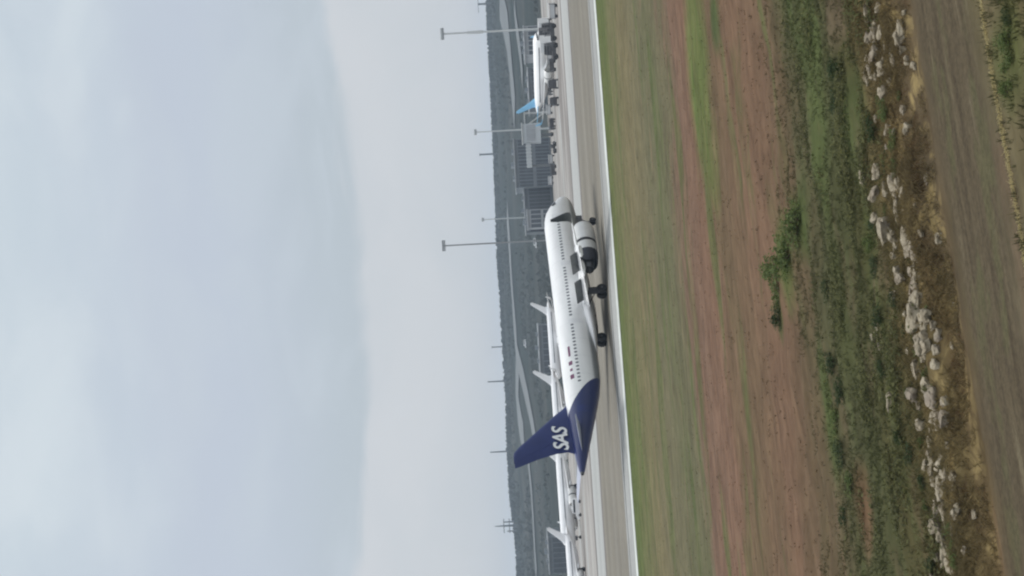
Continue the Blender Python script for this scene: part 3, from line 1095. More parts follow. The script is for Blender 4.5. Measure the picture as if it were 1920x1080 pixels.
# parked airliners, all white, tails to the right; copies of one
park = airliner('parked_airliner', M['white_dull'], M['white_dull'], M['wing_grey'], M['white_dull'], False)
park.scale = (0.81, 0.82, 0.87)
GP = 'white airliners parked in a row on the apron'
spots = [(572, 1000, 418, 'all-white parked airliner whose fin shows above the middle of the big fuselage'),
         (700, 1010, 378, 'all-white parked airliner whose fin shows just ahead of the navy fin'),
         (838, 1014, 340, 'all-white parked airliner with its fin hidden behind the navy fin'),
         (975, 1012, 306, 'leftmost white parked airliner at the edge of the picture')]
HEAD = R(180 + 50)
for i, (py, px, dep, lab) in enumerate(spots):
    o = park if i == 0 else copy_tree(park)
    p = at_depth(px, py, dep)
    tail = -(43.0 - MG) * 0.81
    x, y = p.x - tail * math.cos(HEAD), dep - tail * math.sin(HEAD)
    o.location = (x, y, terrain(x, y) + 0.06)
    o.rotation_euler[2] = HEAD
    if i == 3:
        o.scale = tuple(c * 0.8 for c in o.scale)
    tag(o, lab, 'airliner', GP)

klm = airliner('parked_airliner', M['livery_klm'], M['lightblue'], M['wing_grey'], M['lightblue'], False)
klm.scale = (0.81, 0.80, 0.88)
H2 = R(-63)
p = at_depth(975, 208, 352)
tail = -(43.0 - MG) * 0.81
x, y = p.x - tail * math.cos(H2), 352 - tail * math.sin(H2)
klm.location = (x, y, terrain(x, y) + 0.06)
klm.rotation_euler[2] = H2
tag(klm, 'parked white airliner with a light blue tail at the right', 'airliner')

# ------------------------------------------------------------------ airport things behind the runway
M['slate'] = mat('slate_cladding', (0.17, 0.19, 0.21), 0.5, var=0.12, scale=0.3)
M['slate_glass'] = mat('slate_glass', (0.085, 0.10, 0.12), 0.2, var=0.2, scale=0.4)
M['pale_clad'] = mat('pale_cladding', (0.34, 0.36, 0.38), 0.55, var=0.08, scale=0.3)
M['bridge'] = mat('bridge_grey', (0.46, 0.49, 0.51), 0.5, var=0.08, scale=0.5)
M['mast_pale'] = mat('galvanised_pale', (0.54, 0.56, 0.56), 0.5, metal=0.2, var=0.08, scale=1.0)
M['mast_mid'] = mat('galvanised_mid', (0.27, 0.28, 0.29), 0.5, metal=0.2, var=0.08, scale=1.0)
M['mast_dark'] = mat('galvanised_dark', (0.16, 0.17, 0.18), 0.5, metal=0.3, var=0.1, scale=1.0)
M['lamp_glass'] = mat('lamp_glass', (0.55, 0.56, 0.56), 0.25, var=0.05)
M['truck_white'] = mat('truck_white', (0.74, 0.74, 0.74), 0.4, var=0.05)
M['truck_dark'] = mat('truck_dark', (0.060, 0.058, 0.062), 0.45, var=0.15)


def local_box(root, name, m, x0, x1, y0, y1, z0, z1, parent=None, taper=0.0):
    return MB().box(x0, x1, y0, y1, z0, z1, taper).build(name, m, parent or root)


def building(y_left, y_right, x_top, depth, deep, wall, glass, label, cols, rows, flat=True, cat='building', name='building'):
    a, b = at_depth(x_top, y_left, depth), at_depth(x_top, y_right, depth)
    cx = (a.x + b.x) / 2
    w = abs(b.x - a.x)
    base = min(terrain(a.x, depth), terrain(b.x, depth)) - 0.3
    h = (a.z + b.z) / 2 - base
    root = empty(name, (cx, depth, base))
    local_box(root, 'wall', wall, -w / 2, w / 2, 0, deep, 0, h)
    local_box(root, 'roof', M['pale_clad'] if flat else wall, -w / 2 - 0.4, w / 2 + 0.4, -0.6, deep + 0.4, h + 0.002, h + 0.45)
    pw, ph = w / cols, (h - 1.2) / rows
    pane = MB().box(-pw * 0.42, pw * 0.42, -0.06, 0.05, 0, ph * 0.80).mesh('window')
    pane.materials.append(glass)
    for i in range(cols):
        for j in range(rows):
            link('window', pane, None, root, (-w / 2 + (i + 0.5) * pw, 0, 0.5 + j * ph + ph * 0.1))
    for q in range(3):
        bx = -w / 2 + w * (0.2 + 0.28 * q)
        local_box(root, 'roof_unit', M['slate'], bx, bx + w * 0.08, deep * 0.2, deep * 0.5, h + 0.452, h + 1.2 + 0.5 * (q % 2))
    colm = MB().box(-0.16, 0.16, -0.35, -0.02, 0, h).mesh('column')
    colm.materials.append(wall)
    for i in range(0, cols + 1, max(1, cols // 6)):
        link('column', colm, None, root, (-w / 2 + i * pw, 0, 0))
    tag(root, label, cat)
    return root


building(352, 262, 966, 474, 30, M['slate'], M['slate_glass'], 'dark glass-fronted terminal building behind the boarding bridge', 14, 2)
building(436, 353, 985, 482, 24, M['slate'], M['slate_glass'], 'low slate terminal wing ahead of the big airliner nose', 12, 1)
building(428, 394, 990, 466, 12, M['pale_clad'], M['slate_glass'], 'pale square service block beside the low terminal wing', 4, 2)
building(104, 50, 984, 452, 16, M['pale_clad'], M['slate_glass'], 'pale grey cargo shed behind the service trucks', 6, 1)
building(205, 128, 992, 478, 16, M['slate'], M['slate_glass'], 'long dark shed behind the light-blue-tailed airliner', 9, 1)
building(1075, 1008, 1030, 470, 18, M['slate'], M['slate_glass'], 'dark low shed at the far left behind the parked airliners', 7, 1)
building(700, 610, 1012, 480, 18, M['slate'], M['slate_glass'], 'dark hangar behind the parked airliner row', 8, 1)


def boarding_bridge():
    dep = 396
    p = at_depth(1000, 250, dep)
    gz = terrain(p.x, dep)
    root = empty('boarding_bridge', (p.x, dep, gz + 0.05))
    zt = at_depth(980, 250, dep).z - gz
    b = M['bridge']
    local_box(root, 'cabin', b, -3.0, 3.0, -2.0, 2.6, zt - 5.6, zt, taper=0.25)
    local_box(root, 'cabin_roof', M['mast_pale'], -3.2, 3.2, -2.2, 2.8, zt + 0.002, zt + 0.3)
    for i in range(4):
        local_box(root, 'panel', M['pale_clad'], -2.55 + i * 1.3, -1.45 + i * 1.3, -2.06, -1.8, zt - 3.9, zt - 1.2)
    # the tunnel runs off to the left, high up
    t = local_box(root, 'tunnel', b, -10.4, -3.01, -0.6, 1.6, zt - 2.4, zt - 0.9)
    for i in range(7):
        local_box(root, 'rib', M['mast_pale'], -10.2 + i * 1.05, -10.0 + i * 1.05, -0.72, 1.72, zt - 2.5, zt - 0.8, parent=t)
    # sloping stair and canopy to the right
    st = MB()
    st.add([(3.0, -0.7, zt - 1.9), (3.0, 0.7, zt - 1.9), (6.2, 0.7, zt - 6.6), (6.2, -0.7, zt - 6.6), (3.0, -0.7, zt - 2.5), (3.0, 0.7, zt - 2.5), (6.2, 0.7, zt - 7.2), (6.2, -0.7, zt - 7.2)],
           [(0, 1, 2, 3), (4, 7, 6, 5), (0, 4, 5, 1), (1, 5, 6, 2), (2, 6, 7, 3), (3, 7, 4, 0)])
    st.build('stair', M['mast_pale'], root)
    MB().tube((6.3, 0, 0), (6.3, 0, zt - 1.0), 0.28).build('post', M['mast_pale'], root, 40)
    local_box(root, 'canopy', M['mast_pale'], 2.9, 6.6, -0.9, 0.9, zt - 1.0, zt - 0.72)
    for s in (-1.3, 1.5):
        MB().tube((-0.6, s, 0.5), (-0.6, s, zt - 5.6), 0.3).build('column', M['mast_dark'], root, 40)
        wheel(root, -0.6, s, 0.5, 0.5, 0.4)
    MB().tube((-10.0, 0.5, 0), (-10.0, 0.5, zt - 2.4), 0.45).build('column', M['mast_dark'], root, 40)
    tag(root, 'pale grey boarding bridge with square cabin beside the light blue tail', 'boarding bridge')


boarding_bridge()


def mast(px, py, depth, m, head, r0, r1, label, lamps=6, sleeve=None):
    p = at_depth(px, py, depth)
    gz = terrain(p.x, depth)
    h = p.z - gz
    root = empty('floodlight_mast', (p.x, depth, gz))
    MB().tube((0, 0, -0.5), (0, 0, h), r0, r1, 12).build('pole', m, root, 40)
    local_box(root, 'base', M['pale_clad'], -0.9, 0.9, -0.9, 0.9, -0.3, 0.5)
    if head > 0:
        MB().box(-head / 2, head / 2, -0.25, 0.25, h - 0.35, h).build('crossarm', m, root)
        lm = MB().box(-0.24, 0.24, -0.42, 0.12, -0.55, 0.0, 0.05).mesh('floodlight')
        lm.materials.append(M['mast_mid'])
        for i in range(lamps):
            link('floodlight', lm, None, root, (-head / 2 + head * (i + 0.5) / lamps, 0, h - 0.352))
    if sleeve:
        za, zb = at_depth(sleeve[1], py, depth).z - gz, at_depth(sleeve[0], py, depth).z - gz
        MB().tube((0, 0, za), (0, 0, zb), sleeve[2], sleeve[2] * 0.85, 12).build('collar', m, root, 40)
    tag(root, label, 'mast', 'floodlight masts')


mast(826, 64, 345, M['mast_pale'], 3.2, 0.30, 0.24, 'tall pale floodlight mast at the right above the service trucks', 6, (876, 906, 0.46))
mast(889, 248, 470, M['mast_pale'], 2.2, 0.36, 0.2, 'pale floodlight mast rising behind the boarding bridge', 4)
mast(903, 412, 520, M['mast_pale'], 1.6, 0.36, 0.2, 'pale floodlight mast above the nose of the big airliner', 3)
mast(829, 461, 350, M['mast_mid'], 3.0, 0.24, 0.20, 'tall dark floodlight mast rising behind the front of the big airliner', 6)
mast(914, 716, 1180, M['mast_dark'], 0.0, 0.9, 0.5, 'thin bare mast on the ridge above the parked airliners', 0)
mast(919, 848, 1180, M['mast_dark'], 0.0, 0.9, 0.5, 'thin bare mast on the ridge above the navy fin', 0)
mast(899, 290, 1250, M['mast_dark'], 3.5, 1.0, 0.8, 'stubby mast head peeping over the ridge at the right', 3)
mast(922, 651, 1230, M['mast_dark'], 2.5, 0.7, 0.5, 'short faint mast on the ridge above the middle of the big airliner', 2)
mast(896, 8, 1200, M['mast_dark'], 16, 1.1, 0.8, 'mast with a long crossarm at the right edge of the ridge', 6)


def lattice_tower():
    dep = 1150
    root = None
    for px, py, r in ((928, 987, 1.3), (944, 979, 0.9), (951, 996, 0.9)):
        p = at_depth(px, py, dep)
        gz = terrain(p.x, dep)
        if root is None:
            root = empty('radio_tower', (p.x, dep, gz))
            x0, g0 = p.x, gz
            MB().tube((0, 0, -1), (0, 0, p.z - gz), r, 0.35, 8).build('mast', M['mast_dark'], root, 40)
        else:
            MB().tube((p.x - x0, 0, gz - g0 - 1), (p.x - x0, 0, p.z - g0), r, 0.5, 8).build('side_mast', M['mast_dark'], root, 40)
    for z in (6, 11):
        MB().box(-6.5, 6.5, -0.4, 0.4, z, z + 0.7).build('brace', M['mast_dark'], root)
    tag(root, 'dark radio tower with two shorter side masts on the left ridge', 'tower')


lattice_tower()


def vehicle(name, px, py, rz, kind, label, cat, group=None, body=None, scale=1.0):
    p = hit(px, py)
    root = empty(name, (p.x, p.y, p.z + 0.06), rz)
    body = body or M['truck_white']
    W_ = 0.55 if kind != 'tug' else 0.45
    if kind == 'truck':            # cab in front, tall box behind
        L, w = 7.2, 1.22
        local_box(root, 'chassis', M['truck_dark'], -3.6, 3.6, -w * 0.8, w * 0.8, 0.45, 0.85)
        local_box(root, 'cargo_box', body, -3.6, 1.5, -w, w, 0.852, 3.5, taper=0.04)
        c = local_box(root, 'cab', M['truck_dark'] if body is M['truck_white'] else body, 1.6, 3.6, -w, w, 0.852, 2.7, taper=0.18)
        local_box(root, 'windscreen', M['glass'], 3.40, 3.54, -w * 0.8, w * 0.8, 1.75, 2.45, parent=c)
        wx = (-2.3, 2.4)
    elif kind == 'van':
        L, w = 4.8, 0.95
        local_box(root, 'body', body, -2.4, 2.0, -w, w, 0.4, 1.25, taper=0.04)
        c = local_box(root, 'cabin', body, -2.35, 1.3, -w + 0.04, w - 0.04, 1.252, 2.05, taper=0.16)
        local_box(root, 'bonnet', body, 2.002, 2.6, -w + 0.05, w - 0.05, 0.42, 1.05, taper=0.08)
        for s in (-1, 1):
            local_box(root, 'side_window', M['glass'], -2.0, 1.0, s * (w - 0.10) - 0.04, s * (w - 0.10) + 0.04, 1.38, 1.82, parent=c)
        wx = (-1.5, 1.6)
        W_ = 0.36
    else:                          # baggage tractor
        L, w = 3.0, 0.8
        local_box(root, 'body', body, -1.5, 1.5, -w, w, 0.35, 1.0, taper=0.06)
        local_box(root, 'seat', M['truck_dark'], -0.6, -0.1, -0.6, 0.6, 1.002, 1.5)
        for sx in (-1.2, 0.5):
            for sy in (-0.7, 0.7):
                MB().tube((sx, sy, 0.98), (sx, sy, 1.9), 0.05, 0.05, 6).build('roof_post', M['truck_dark'], root)
        local_box(root, 'roof', body, -1.35, 0.65, -w, w, 1.9, 2.0)
        wx = (-1.0, 1.0)
        W_ = 0.38
    for xq in wx:
        for s in (-1, 1):
            wheel(root, xq, s * (w - 0.12), W_, W_, 0.26)
    if scale != 1.0:
        root.scale = (scale,) * 3
    tag(root, label, cat, group)


G2 = 'service vehicles on the apron'
vehicle('service_truck', 1036, 48, R(245), 'truck', 'dark-cabbed truck with a pale box at the right end of the service vehicles', 'truck', G2)
vehicle('service_truck', 1038, 64, R(250), 'truck', 'dark box truck in the middle of the service vehicles', 'truck', G2, M['truck_dark'])
vehicle('service_truck', 1042, 84, R(240), 'truck', 'pale truck nearest the nose of the light-blue-tailed airliner', 'truck', G2)
vehicle('baggage_tractor', 1044, 60, R(170), 'tug', 'small dark tractor in front of the service trucks', 'tractor', G2, M['truck_dark'], 1.3)
vehicle('baggage_tractor', 1047, 95, R(160), 'tug', 'small dark tractor left of the service trucks', 'tractor', G2, M['truck_dark'], 1.2)
vehicle('apron_van', 1047, 157, R(80), 'van', 'dark van on the apron nearest the runway, in front of the light-blue-tailed airliner', 'van', G2, M['truck_dark'], 1.1)
vehicle('apron_van', 1037, 168, R(95), 'van', 'dark van tucked by the belly of the light-blue-tailed airliner', 'van', G2, M['truck_dark'], 1.1)
vehicle('apron_van', 1048, 190, R(85), 'van', 'dark van in front of the light blue tail', 'van', G2, M['truck_dark'])
vehicle('baggage_tractor', 1044, 276, R(150), 'tug', 'dark tractor on the apron left of the boarding bridge', 'tractor', G2, M['truck_dark'])
vehicle('apron_van', 1022, 272, R(185), 'van', 'white van under the tunnel of the boarding bridge', 'van', G2)
vehicle('apron_van', 1090, 952, R(185), 'van', 'white van on the apron behind the navy tail', 'van', G2, None, 1.0)
vehicle('apron_van', 1008, 455, R(190), 'van', 'white van on the slope above the front of the big airliner', 'van', None, None, 1.0)
vehicle('apron_van', 988, 644, R(200), 'van', 'white van on the hillside above the rear of the big airliner', 'van', None, None, 1.0)
vehicle('baggage_tractor', 1074, 1000, R(170), 'tug', 'pale tractor by the nose of a white parked airliner at the left', 'tractor', G2, M['grey_paint'], 1.3)

CARTS = [(1039, 108, 'pale cart just left of the service trucks'), (1043, 122, 'dark cart under the nose of the light-blue-tailed airliner'), (1036, 205, 'pale cart below the light blue tail'),
         (1042, 232, 'dark cart below the boarding bridge cabin'), (1040, 298, 'pale cart left of the boarding bridge tunnel'), (1044, 318, 'dark cart between boarding bridge and big airliner nose'),
         (1038, 338, 'pale cart just right of the big airliner nose'), (1066, 880, 'dark cart just left of the navy fin'), (1076, 925, 'pale cart beside a white parked airliner left of the navy tail'),
         (1078, 1020, 'dark cart under the leftmost parked airliner'), (1046, 20, 'pale cart at the top edge of the picture')]
for i, (px, py, lab) in enumerate(CARTS):
    p = hit(px, py)
    root = empty('baggage_cart', (p.x, p.y, p.z + 0.06), R(150 + 37 * i % 60))
    bm_ = M['grey_paint'] if lab.startswith('pale') else M['truck_dark']
    local_box(root, 'bed', M['truck_dark'], -1.5, 1.5, -0.75, 0.75, 0.45, 0.6)
    local_box(root, 'load', bm_, -1.4, 1.4, -0.7, 0.7, 0.602, 1.55, taper=0.06)
    local_box(root, 'roof', M['truck_white'] if i % 2 == 0 else bm_, -1.5, 1.5, -0.8, 0.8, 1.75, 1.85)
    for sx in (-1.4, 1.4):
        for sy in (-0.72, 0.72):
            MB().tube((sx, sy, 0.6), (sx, sy, 1.75), 0.04, 0.04, 6).build('post', M['truck_dark'], root)
            wheel(root, sx * 0.75, sy, 0.25, 0.25, 0.16)
    tag(root, lab, 'cart', 'baggage carts on the apron')

# ------------------------------------------------------------------ the stony bank and its plants
def ordinal(k):
    one = ['', 'first', 'second', 'third', 'fourth', 'fifth', 'sixth', 'seventh', 'eighth', 'ninth', 'tenth', 'eleventh', 'twelfth', 'thirteenth', 'fourteenth', 'fifteenth', 'sixteenth', 'seventeenth', 'eighteenth', 'nineteenth']
    if k < 20:
        return one[k]
    t = {2: 'twent', 3: 'thirt', 4: 'fort', 5: 'fift', 6: 'sixt'}[k // 10]
    return t + ('y-' + one[k % 10] if k % 10 else 'ieth')


STONES = [(1637, 28, 10, 62), (1642, 62, 12, 40), (1647, 95, 10, 28), (1670, 78, 9, 36), (1675, 107, 8, 36), (1650, 132, 14, 22), (1634, 136, 8, 26), (1679, 152, 9, 14),
          (1664, 120, 20, 18), (1698, 92, 11, 12), (1702, 240, 18, 16), (1618, 330, 12, 40), (1658, 322, 12, 28), (1663, 355, 8, 28), (1683, 340, 18, 36), (1690, 372, 13, 36),
          (1672, 430, 22, 46), (1680, 458, 10, 26), (1694, 402, 8, 44), (1705, 455, 18, 54), (1640, 408, 12, 13), (1757, 335, 6, 26), (1768, 447, 13, 22), (1683, 478, 12, 13),
          (1720, 510, 10, 36), (1727, 540, 12, 26), (1726, 563, 20, 18), (1716, 598, 26, 48), (1730, 612, 13, 26), (1722, 648, 24, 42), (1725, 690, 17, 36), (1742, 665, 13, 26),
          (1759, 630, 13, 20), (1758, 656, 12, 18), (1771, 682, 12, 18), (1645, 608, 9, 22), (1640, 636, 15, 24), (1650, 645, 9, 22), (1735, 720, 20, 28), (1745, 747, 20, 34),
          (1758, 782, 13, 50), (1737, 796, 13, 20), (1727, 762, 9, 18), (1673, 755, 11, 36), (1752, 880, 10, 22), (1757, 897, 10, 13), (1778, 905, 13, 34), (1765, 926, 18, 26),
          (1807, 915, 8, 18), (1760, 860, 9, 34), (1770, 962, 14, 34), (1792, 990, 11, 40), (1776, 1030, 18, 50), (1788, 1062, 14, 26), (1745, 830, 10, 22), (1752, 812, 8, 18)]


def stone_material():
    m = bpy.data.materials.new('pale_stone')
    m.use_nodes = True
    n, l = m.node_tree.nodes, m.node_tree.links
    p = n['Principled BSDF']
    p.inputs['Roughness'].default_value = 0.9
    geo = N(n, 'ShaderNodeNewGeometry')
    a = N(n, 'ShaderNodeTexNoise', inp={'Scale': 5.0, 'Detail': 7.0, 'Roughness': 0.65})
    l.new(geo.outputs['Position'], a.inputs['Vector'])
    b = N(n, 'ShaderNodeTexNoise', inp={'Scale': 1.1, 'Detail': 3.0})
    l.new(geo.outputs['Position'], b.inputs['Vector'])
    r = ramp(n, [(0.30, (0.080, 0.060, 0.036)), (0.46, (0.205, 0.172, 0.118)), (0.74, (0.375, 0.33, 0.245))])
    l.new(a.outputs[0], r.inputs[0])
    c = mixc(n, l, maprange(n, l, b.outputs[0], 0.50, 0.68), r.outputs[0], (0.20, 0.165, 0.125))
    l.new(c, p.inputs['Base Color'])
    bp = N(n, 'ShaderNodeBump', inp={'Strength': 0.8, 'Distance': 0.04})
    l.new(a.outputs[0], bp.inputs['Height'])
    l.new(bp.outputs[0], p.inputs['Normal'])
    return m


M['stone'] = stone_material()


def rock_mesh(seed):
    import bmesh
    bm = bmesh.new()
    bmesh.ops.create_icosphere(bm, subdivisions=3, radius=1.0)
    o = Vector((seed * 7.3, seed * 3.1, seed * 1.7))
    for v in bm.verts:
        c = v.co.copy()
        s = Vector((math.copysign(abs(c.x) ** 0.75, c.x), math.copysign(abs(c.y) ** 0.75, c.y), math.copysign(abs(c.z) ** 0.6, c.z)))
        k = 1 + 0.45 * mnoise.noise(c * 1.1 + o) + 0.30 * mnoise.noise(c * 2.7 + o) + 0.14 * mnoise.noise(c * 6 + o)
        v.co = s * k
    me = bpy.data.meshes.new('stone')
    bm.to_mesh(me)
    bm.free()
    me.polygons.foreach_set('use_smooth', [True] * len(me.polygons))
    me.set_sharp_from_angle(angle=R(38))
    me.materials.append(M['stone'])
    return me


ROCKS = [rock_mesh(i + 1) for i in range(7)]
for i, (px, py, dx, dy) in enumerate(STONES):
    p = hit(px + dx * 0.35, py)
    s = (p - Vector((0, 0, CAM_H))).length / F_PX
    o = link('stone', ROCKS[i % 7], None, None)
    hh = dx * s * 0.54 * random.uniform(0.9, 1.15)
    o.scale = (dy * s * 0.53, max(0.10, dx * s * 0.9), hh)
    o.location = (p.x, p.y + 0.05, p.z + hh * 0.02)
    o.rotation_euler = (random.uniform(-0.15, 0.15), random.uniform(-0.12, 0.12), RWY + random.uniform(-0.25, 0.25))
    rank = ordinal(1 + sum(1 for t in STONES if (t[1], t[0]) < (py, px)))
    size = 'big' if dx * dy > 700 else 'small' if dx * dy < 250 else 'middling'
    shape = 'long thin' if dy > 2.6 * dx else 'blocky'
    lab = '%s %s pale stone, %s from the top of the picture along the bank' % (size, shape, rank)
    if (px, py) == (1640, 636):
        lab = 'bright pale stone standing alone in green weeds behind the stony bank'
    elif (px, py) == (1618, 330):
        lab = 'long grey stone lying apart behind the main line of stones'
    elif (px, py) == (1716, 598):
        lab = 'largest pale boulder in the middle of the stony bank'
    tag(o, lab, 'stone', 'stones along the bank')
# small broken stones between them
for i in range(190):
    u = random.uniform(-9, 17)
    v = random.choice((random.gauss(30.2, 0.5), random.gauss(30.2, 0.5), random.uniform(28.3, 30.0))) + 0.4 * nz(u * 0.3, 3.0, 1.0)
    x, y = xy_of(u, v)
    r = random.choice((random.uniform(0.03, 0.09), random.uniform(0.06, 0.17)))
    o = link('stone', ROCKS[random.randrange(7)], None, None, (x, y, terrain(x, y) + r * 0.1), random.uniform(0, 6.3))
    o.scale = (r * random.uniform(1, 1.9), r, r * random.uniform(0.5, 0.9))
    tag(o, 'small stone fragment scattered among the larger stones of the bank', 'stone', 'small stones along the bank')


def leaf_material(name, c0, c1, trans=0.25):
    m = bpy.data.materials.new(name)
    m.use_nodes = True
    n, l = m.node_tree.nodes, m.node_tree.links
    p = n['Principled BSDF']
    p.inputs['Roughness'].default_value = 0.75
    p.inputs['Specular IOR Level'].default_value = 0.2
    g = N(n, 'ShaderNodeNewGeometry')
    c = mixc(n, l, g.outputs['Random Per Island'], c0, c1)
    l.new(c, p.inputs['Base Color'])
    tr = N(n, 'ShaderNodeBsdfTranslucent')
    l.new(p.inputs['Base Color'].links[0].from_socket, tr.inputs[0])
    mx = N(n, 'ShaderNodeMixShader', inp={0: 0.5})
    l.new(p.outputs[0], mx.inputs[1])
    l.new(tr.outputs[0], mx.inputs[2])
    l.new(mx.outputs[0], n['Material Output'].inputs[0])
    return m


def tinted_field(name, tint, amt, lo=0.95, hi=1.6):
    m = bpy.data.materials.new(name)
    m.use_nodes = True
    n, l = m.node_tree.nodes, m.node_tree.links
    p = n['Principled BSDF']
    p.inputs['Roughness'].default_value = 0.85
    p.inputs['Specular IOR Level'].default_value = 0.15
    f = N(n, 'ShaderNodeGroup')
    f.node_tree = FIELD
    g = N(n, 'ShaderNodeNewGeometry')
    c = mixc(n, l, amt, f.outputs[0], tint)
    k = maprange(n, l, g.outputs['Random Per Island'], 0, 1, lo, hi, smooth=False)
    l.new(mixc(n, l, 1.0, c, k, 'MULTIPLY'), p.inputs['Base Color'])
    tr = N(n, 'ShaderNodeBsdfTranslucent')
    l.new(p.inputs['Base Color'].links[0].from_socket, tr.inputs[0])
    mx = N(n, 'ShaderNodeMixShader', inp={0: 0.5})
    l.new(p.outputs[0], mx.inputs[1])
    l.new(tr.outputs[0], mx.inputs[2])
    l.new(mx.outputs[0], n['Material Output'].inputs[0])
    return m


M['weed'] = leaf_material('weed_green', (0.062, 0.090, 0.026), (0.160, 0.200, 0.072))
M['weed_dark'] = leaf_material('weed_dark_green', (0.028, 0.045, 0.018), (0.070, 0.095, 0.038))
M['straw'] = leaf_material('straw', (0.14, 0.105, 0.045), (0.30, 0.25, 0.13))
M['twig'] = mat('twig', (0.10, 0.075, 0.045), 0.9, var=0.2)


def shrub_mesh(seed, n=420, flat=0.55):
    rg = random.Random(seed)
    vs_, fs = [], []
    lobes = [(rg.uniform(-0.65, 0.65), rg.uniform(-0.5, 0.5), rg.uniform(0.15, 0.6), rg.uniform(0.28, 0.5)) for _ in range(8)]
    for _ in range(n):
        lx, ly, lz, lr = rg.choice(lobes)
        d = Vector((rg.gauss(0, 1), rg.gauss(0, 1), rg.gauss(0, 1))).normalized()
        p = Vector((lx, ly, lz)) + d * lr * rg.uniform(0.5, 1.05)
        p.z = max(0.02, p.z) * flat * 1.6
        a = Vector((rg.gauss(0, 1), rg.gauss(0, 1), rg.gauss(0, 0.6))).normalized()
        b = a.cross(d).normalized()
        s = rg.uniform(0.05, 0.11)
        o = len(vs_)
        vs_ += [p - a * s, p + b * s * 0.5, p + a * s, p - b * s * 0.5]
        fs.append((o, o + 1, o + 2, o + 3))
    me = bpy.data.meshes.new('foliage')
    me.from_pydata([tuple(v) for v in vs_], [], fs)
    st = MB()
    for lx, ly, lz, lr in lobes:
        st.tube((0, 0, -0.1), (lx, ly, lz * flat * 1.5), 0.025, 0.008, 5, False)
    return me, st.mesh('stem')


SHRUBS = [shrub_mesh(s) for s in range(4)]
WEEDS = [(1655, 190, 42, 'g'), (1672, 215, 55, 'g'), (1650, 240, 60, 'd'), (1685, 262, 45, 'g'), (1680, 300, 40, 'g'), (1690, 320, 30, 'g'), (1575, 130, 60, 'd'), (1570, 190, 50, 'd'),
         (1497, 425, 100, 'g'), (1482, 470, 110, 'g'), (1456, 505, 80, 'g'), (1465, 550, 64, 'g'), (1466, 600, 54, 'd'), (1560, 545, 46, 'd'), (1640, 420, 44, 'd'), (1640, 455, 44, 'g'),
         (1570, 680, 60, 'd'), (1580, 735, 60, 'd'), (1575, 790, 50, 'g'), (1585, 850, 60, 'd'), (1600, 900, 55, 'g'), (1590, 960, 45, 'd'), (1745, 700, 36, 'g'), (1720, 850, 50, 'd'),
         (1735, 900, 34, 'd'), (1796, 1000, 46, 'g'), (1800, 1040, 50, 'g'), (1765, 1060, 40, 'd'), (1895, 70, 60, 'g'), (1905, 120, 60, 'g'), (1900, 165, 50, 'g'), (1908, 30, 40, 'd'),
         (1690, 560, 40, 'd'), (1660, 590, 50, 'd'), (1665, 690, 44, 'd'), (1650, 500, 50, 'd'), (1690, 820, 40, 'd'), (1640, 20, 30, 'd'),
         (1668, 395, 26, 'g'), (1698, 425, 22, 'd'), (1712, 480, 26, 'g'), (1738, 580, 24, 'g'), (1705, 620, 26, 'd'), (1732, 690, 26, 'g'), (1722, 735, 24, 'g'), (1765, 760, 24, 'g'),
         (1742, 830, 28, 'g'), (1770, 870, 26, 'd'), (1750, 950, 26, 'g'), (1660, 160, 26, 'g'), (1655, 80, 22, 'd'), (1690, 180, 26, 'g')]
LAB = {'far': 'low green weed clump out in the brown field', 'bank': 'green weed clump among the pale bank stones',
       'back': 'dark green weed clump behind the bank stones', 'near': 'green weed clump beside the dirt track'}
ZN = {}
for i, (px, py, wpx, kd) in enumerate(WEEDS):
    p = hit(px, py)
    s = (p - Vector((0, 0, CAM_H))).length / F_PX
    r = wpx * s * 0.55
    fm, sm_ = SHRUBS[i % 4]
    root = empty('weed_clump', (p.x, p.y, p.z - 0.02), random.uniform(0, 6.3))
    root.scale = (r, r, r * random.uniform(0.55, 0.85))
    f2 = fm if kd == 'g' else None
    if f2 is None:
        key = 'd%d' % (i % 4)
        if key not in M:
            M[key] = fm.copy()
            M[key].materials.clear()
            M[key].materials.append(M['weed_dark'])
        f2 = M[key]
    link('foliage', f2, M['weed'], root)
    link('stem', sm_, M['twig'], root)
    u, v = uv_of(p.x, p.y)
    z = 'near' if v < 22 else 'bank' if v < 30.2 else 'back' if v < 38.5 else 'far'
    ZN.setdefault(z, []).append((py, root))
    tag(root, LAB[z], 'weeds', 'weed clumps ' + {'far': 'in the field', 'bank': 'among the stones', 'back': 'behind the stones', 'near': 'beside the track'}[z])


for z, lst in ZN.items():
    for k, (py, root) in enumerate(sorted(lst, key=lambda t: t[0])):
        root['label'] = LAB[z] + ', %s from the picture top' % ordinal(k + 1)


def blades(name, count, sampler, hmin, hmax, wmin, wmax, m, label, cat, per=3, lean=0.5):
    vs_, fs = [], []
    n = 0
    while n < count:
        x, y, k = sampler()
        if k <= 0:
            continue
        n += 1
        z = terrain(x, y)
        for _ in range(per):
            a = random.uniform(0, 6.283)
            h = random.uniform(hmin, hmax) * k
            w = random.uniform(wmin, wmax)
            ox, oy = random.gauss(0, 0.05), random.gauss(0, 0.05)
            dx, dy = math.cos(a), math.sin(a)
            lx, ly = random.gauss(0, lean) * h, random.gauss(0, lean) * h
            o = len(vs_)
            bx, by = x + ox, y + oy
            vs_ += [(bx - dx * w, by - dy * w, z - 0.02), (bx + dx * w, by + dy * w, z - 0.02), (bx + lx * 0.5 + dx * w * 0.6, by + ly * 0.5 + dy * w * 0.6, z + h * 0.6), (bx + lx, by + ly, z + h)]
            fs += [(o, o + 1, o + 2), (o, o + 2, o + 3)]
    me = bpy.data.meshes.new(name)
    me.from_pydata(vs_, [], fs)
    tag(link(name, me, m), label, cat, None, 'stuff')


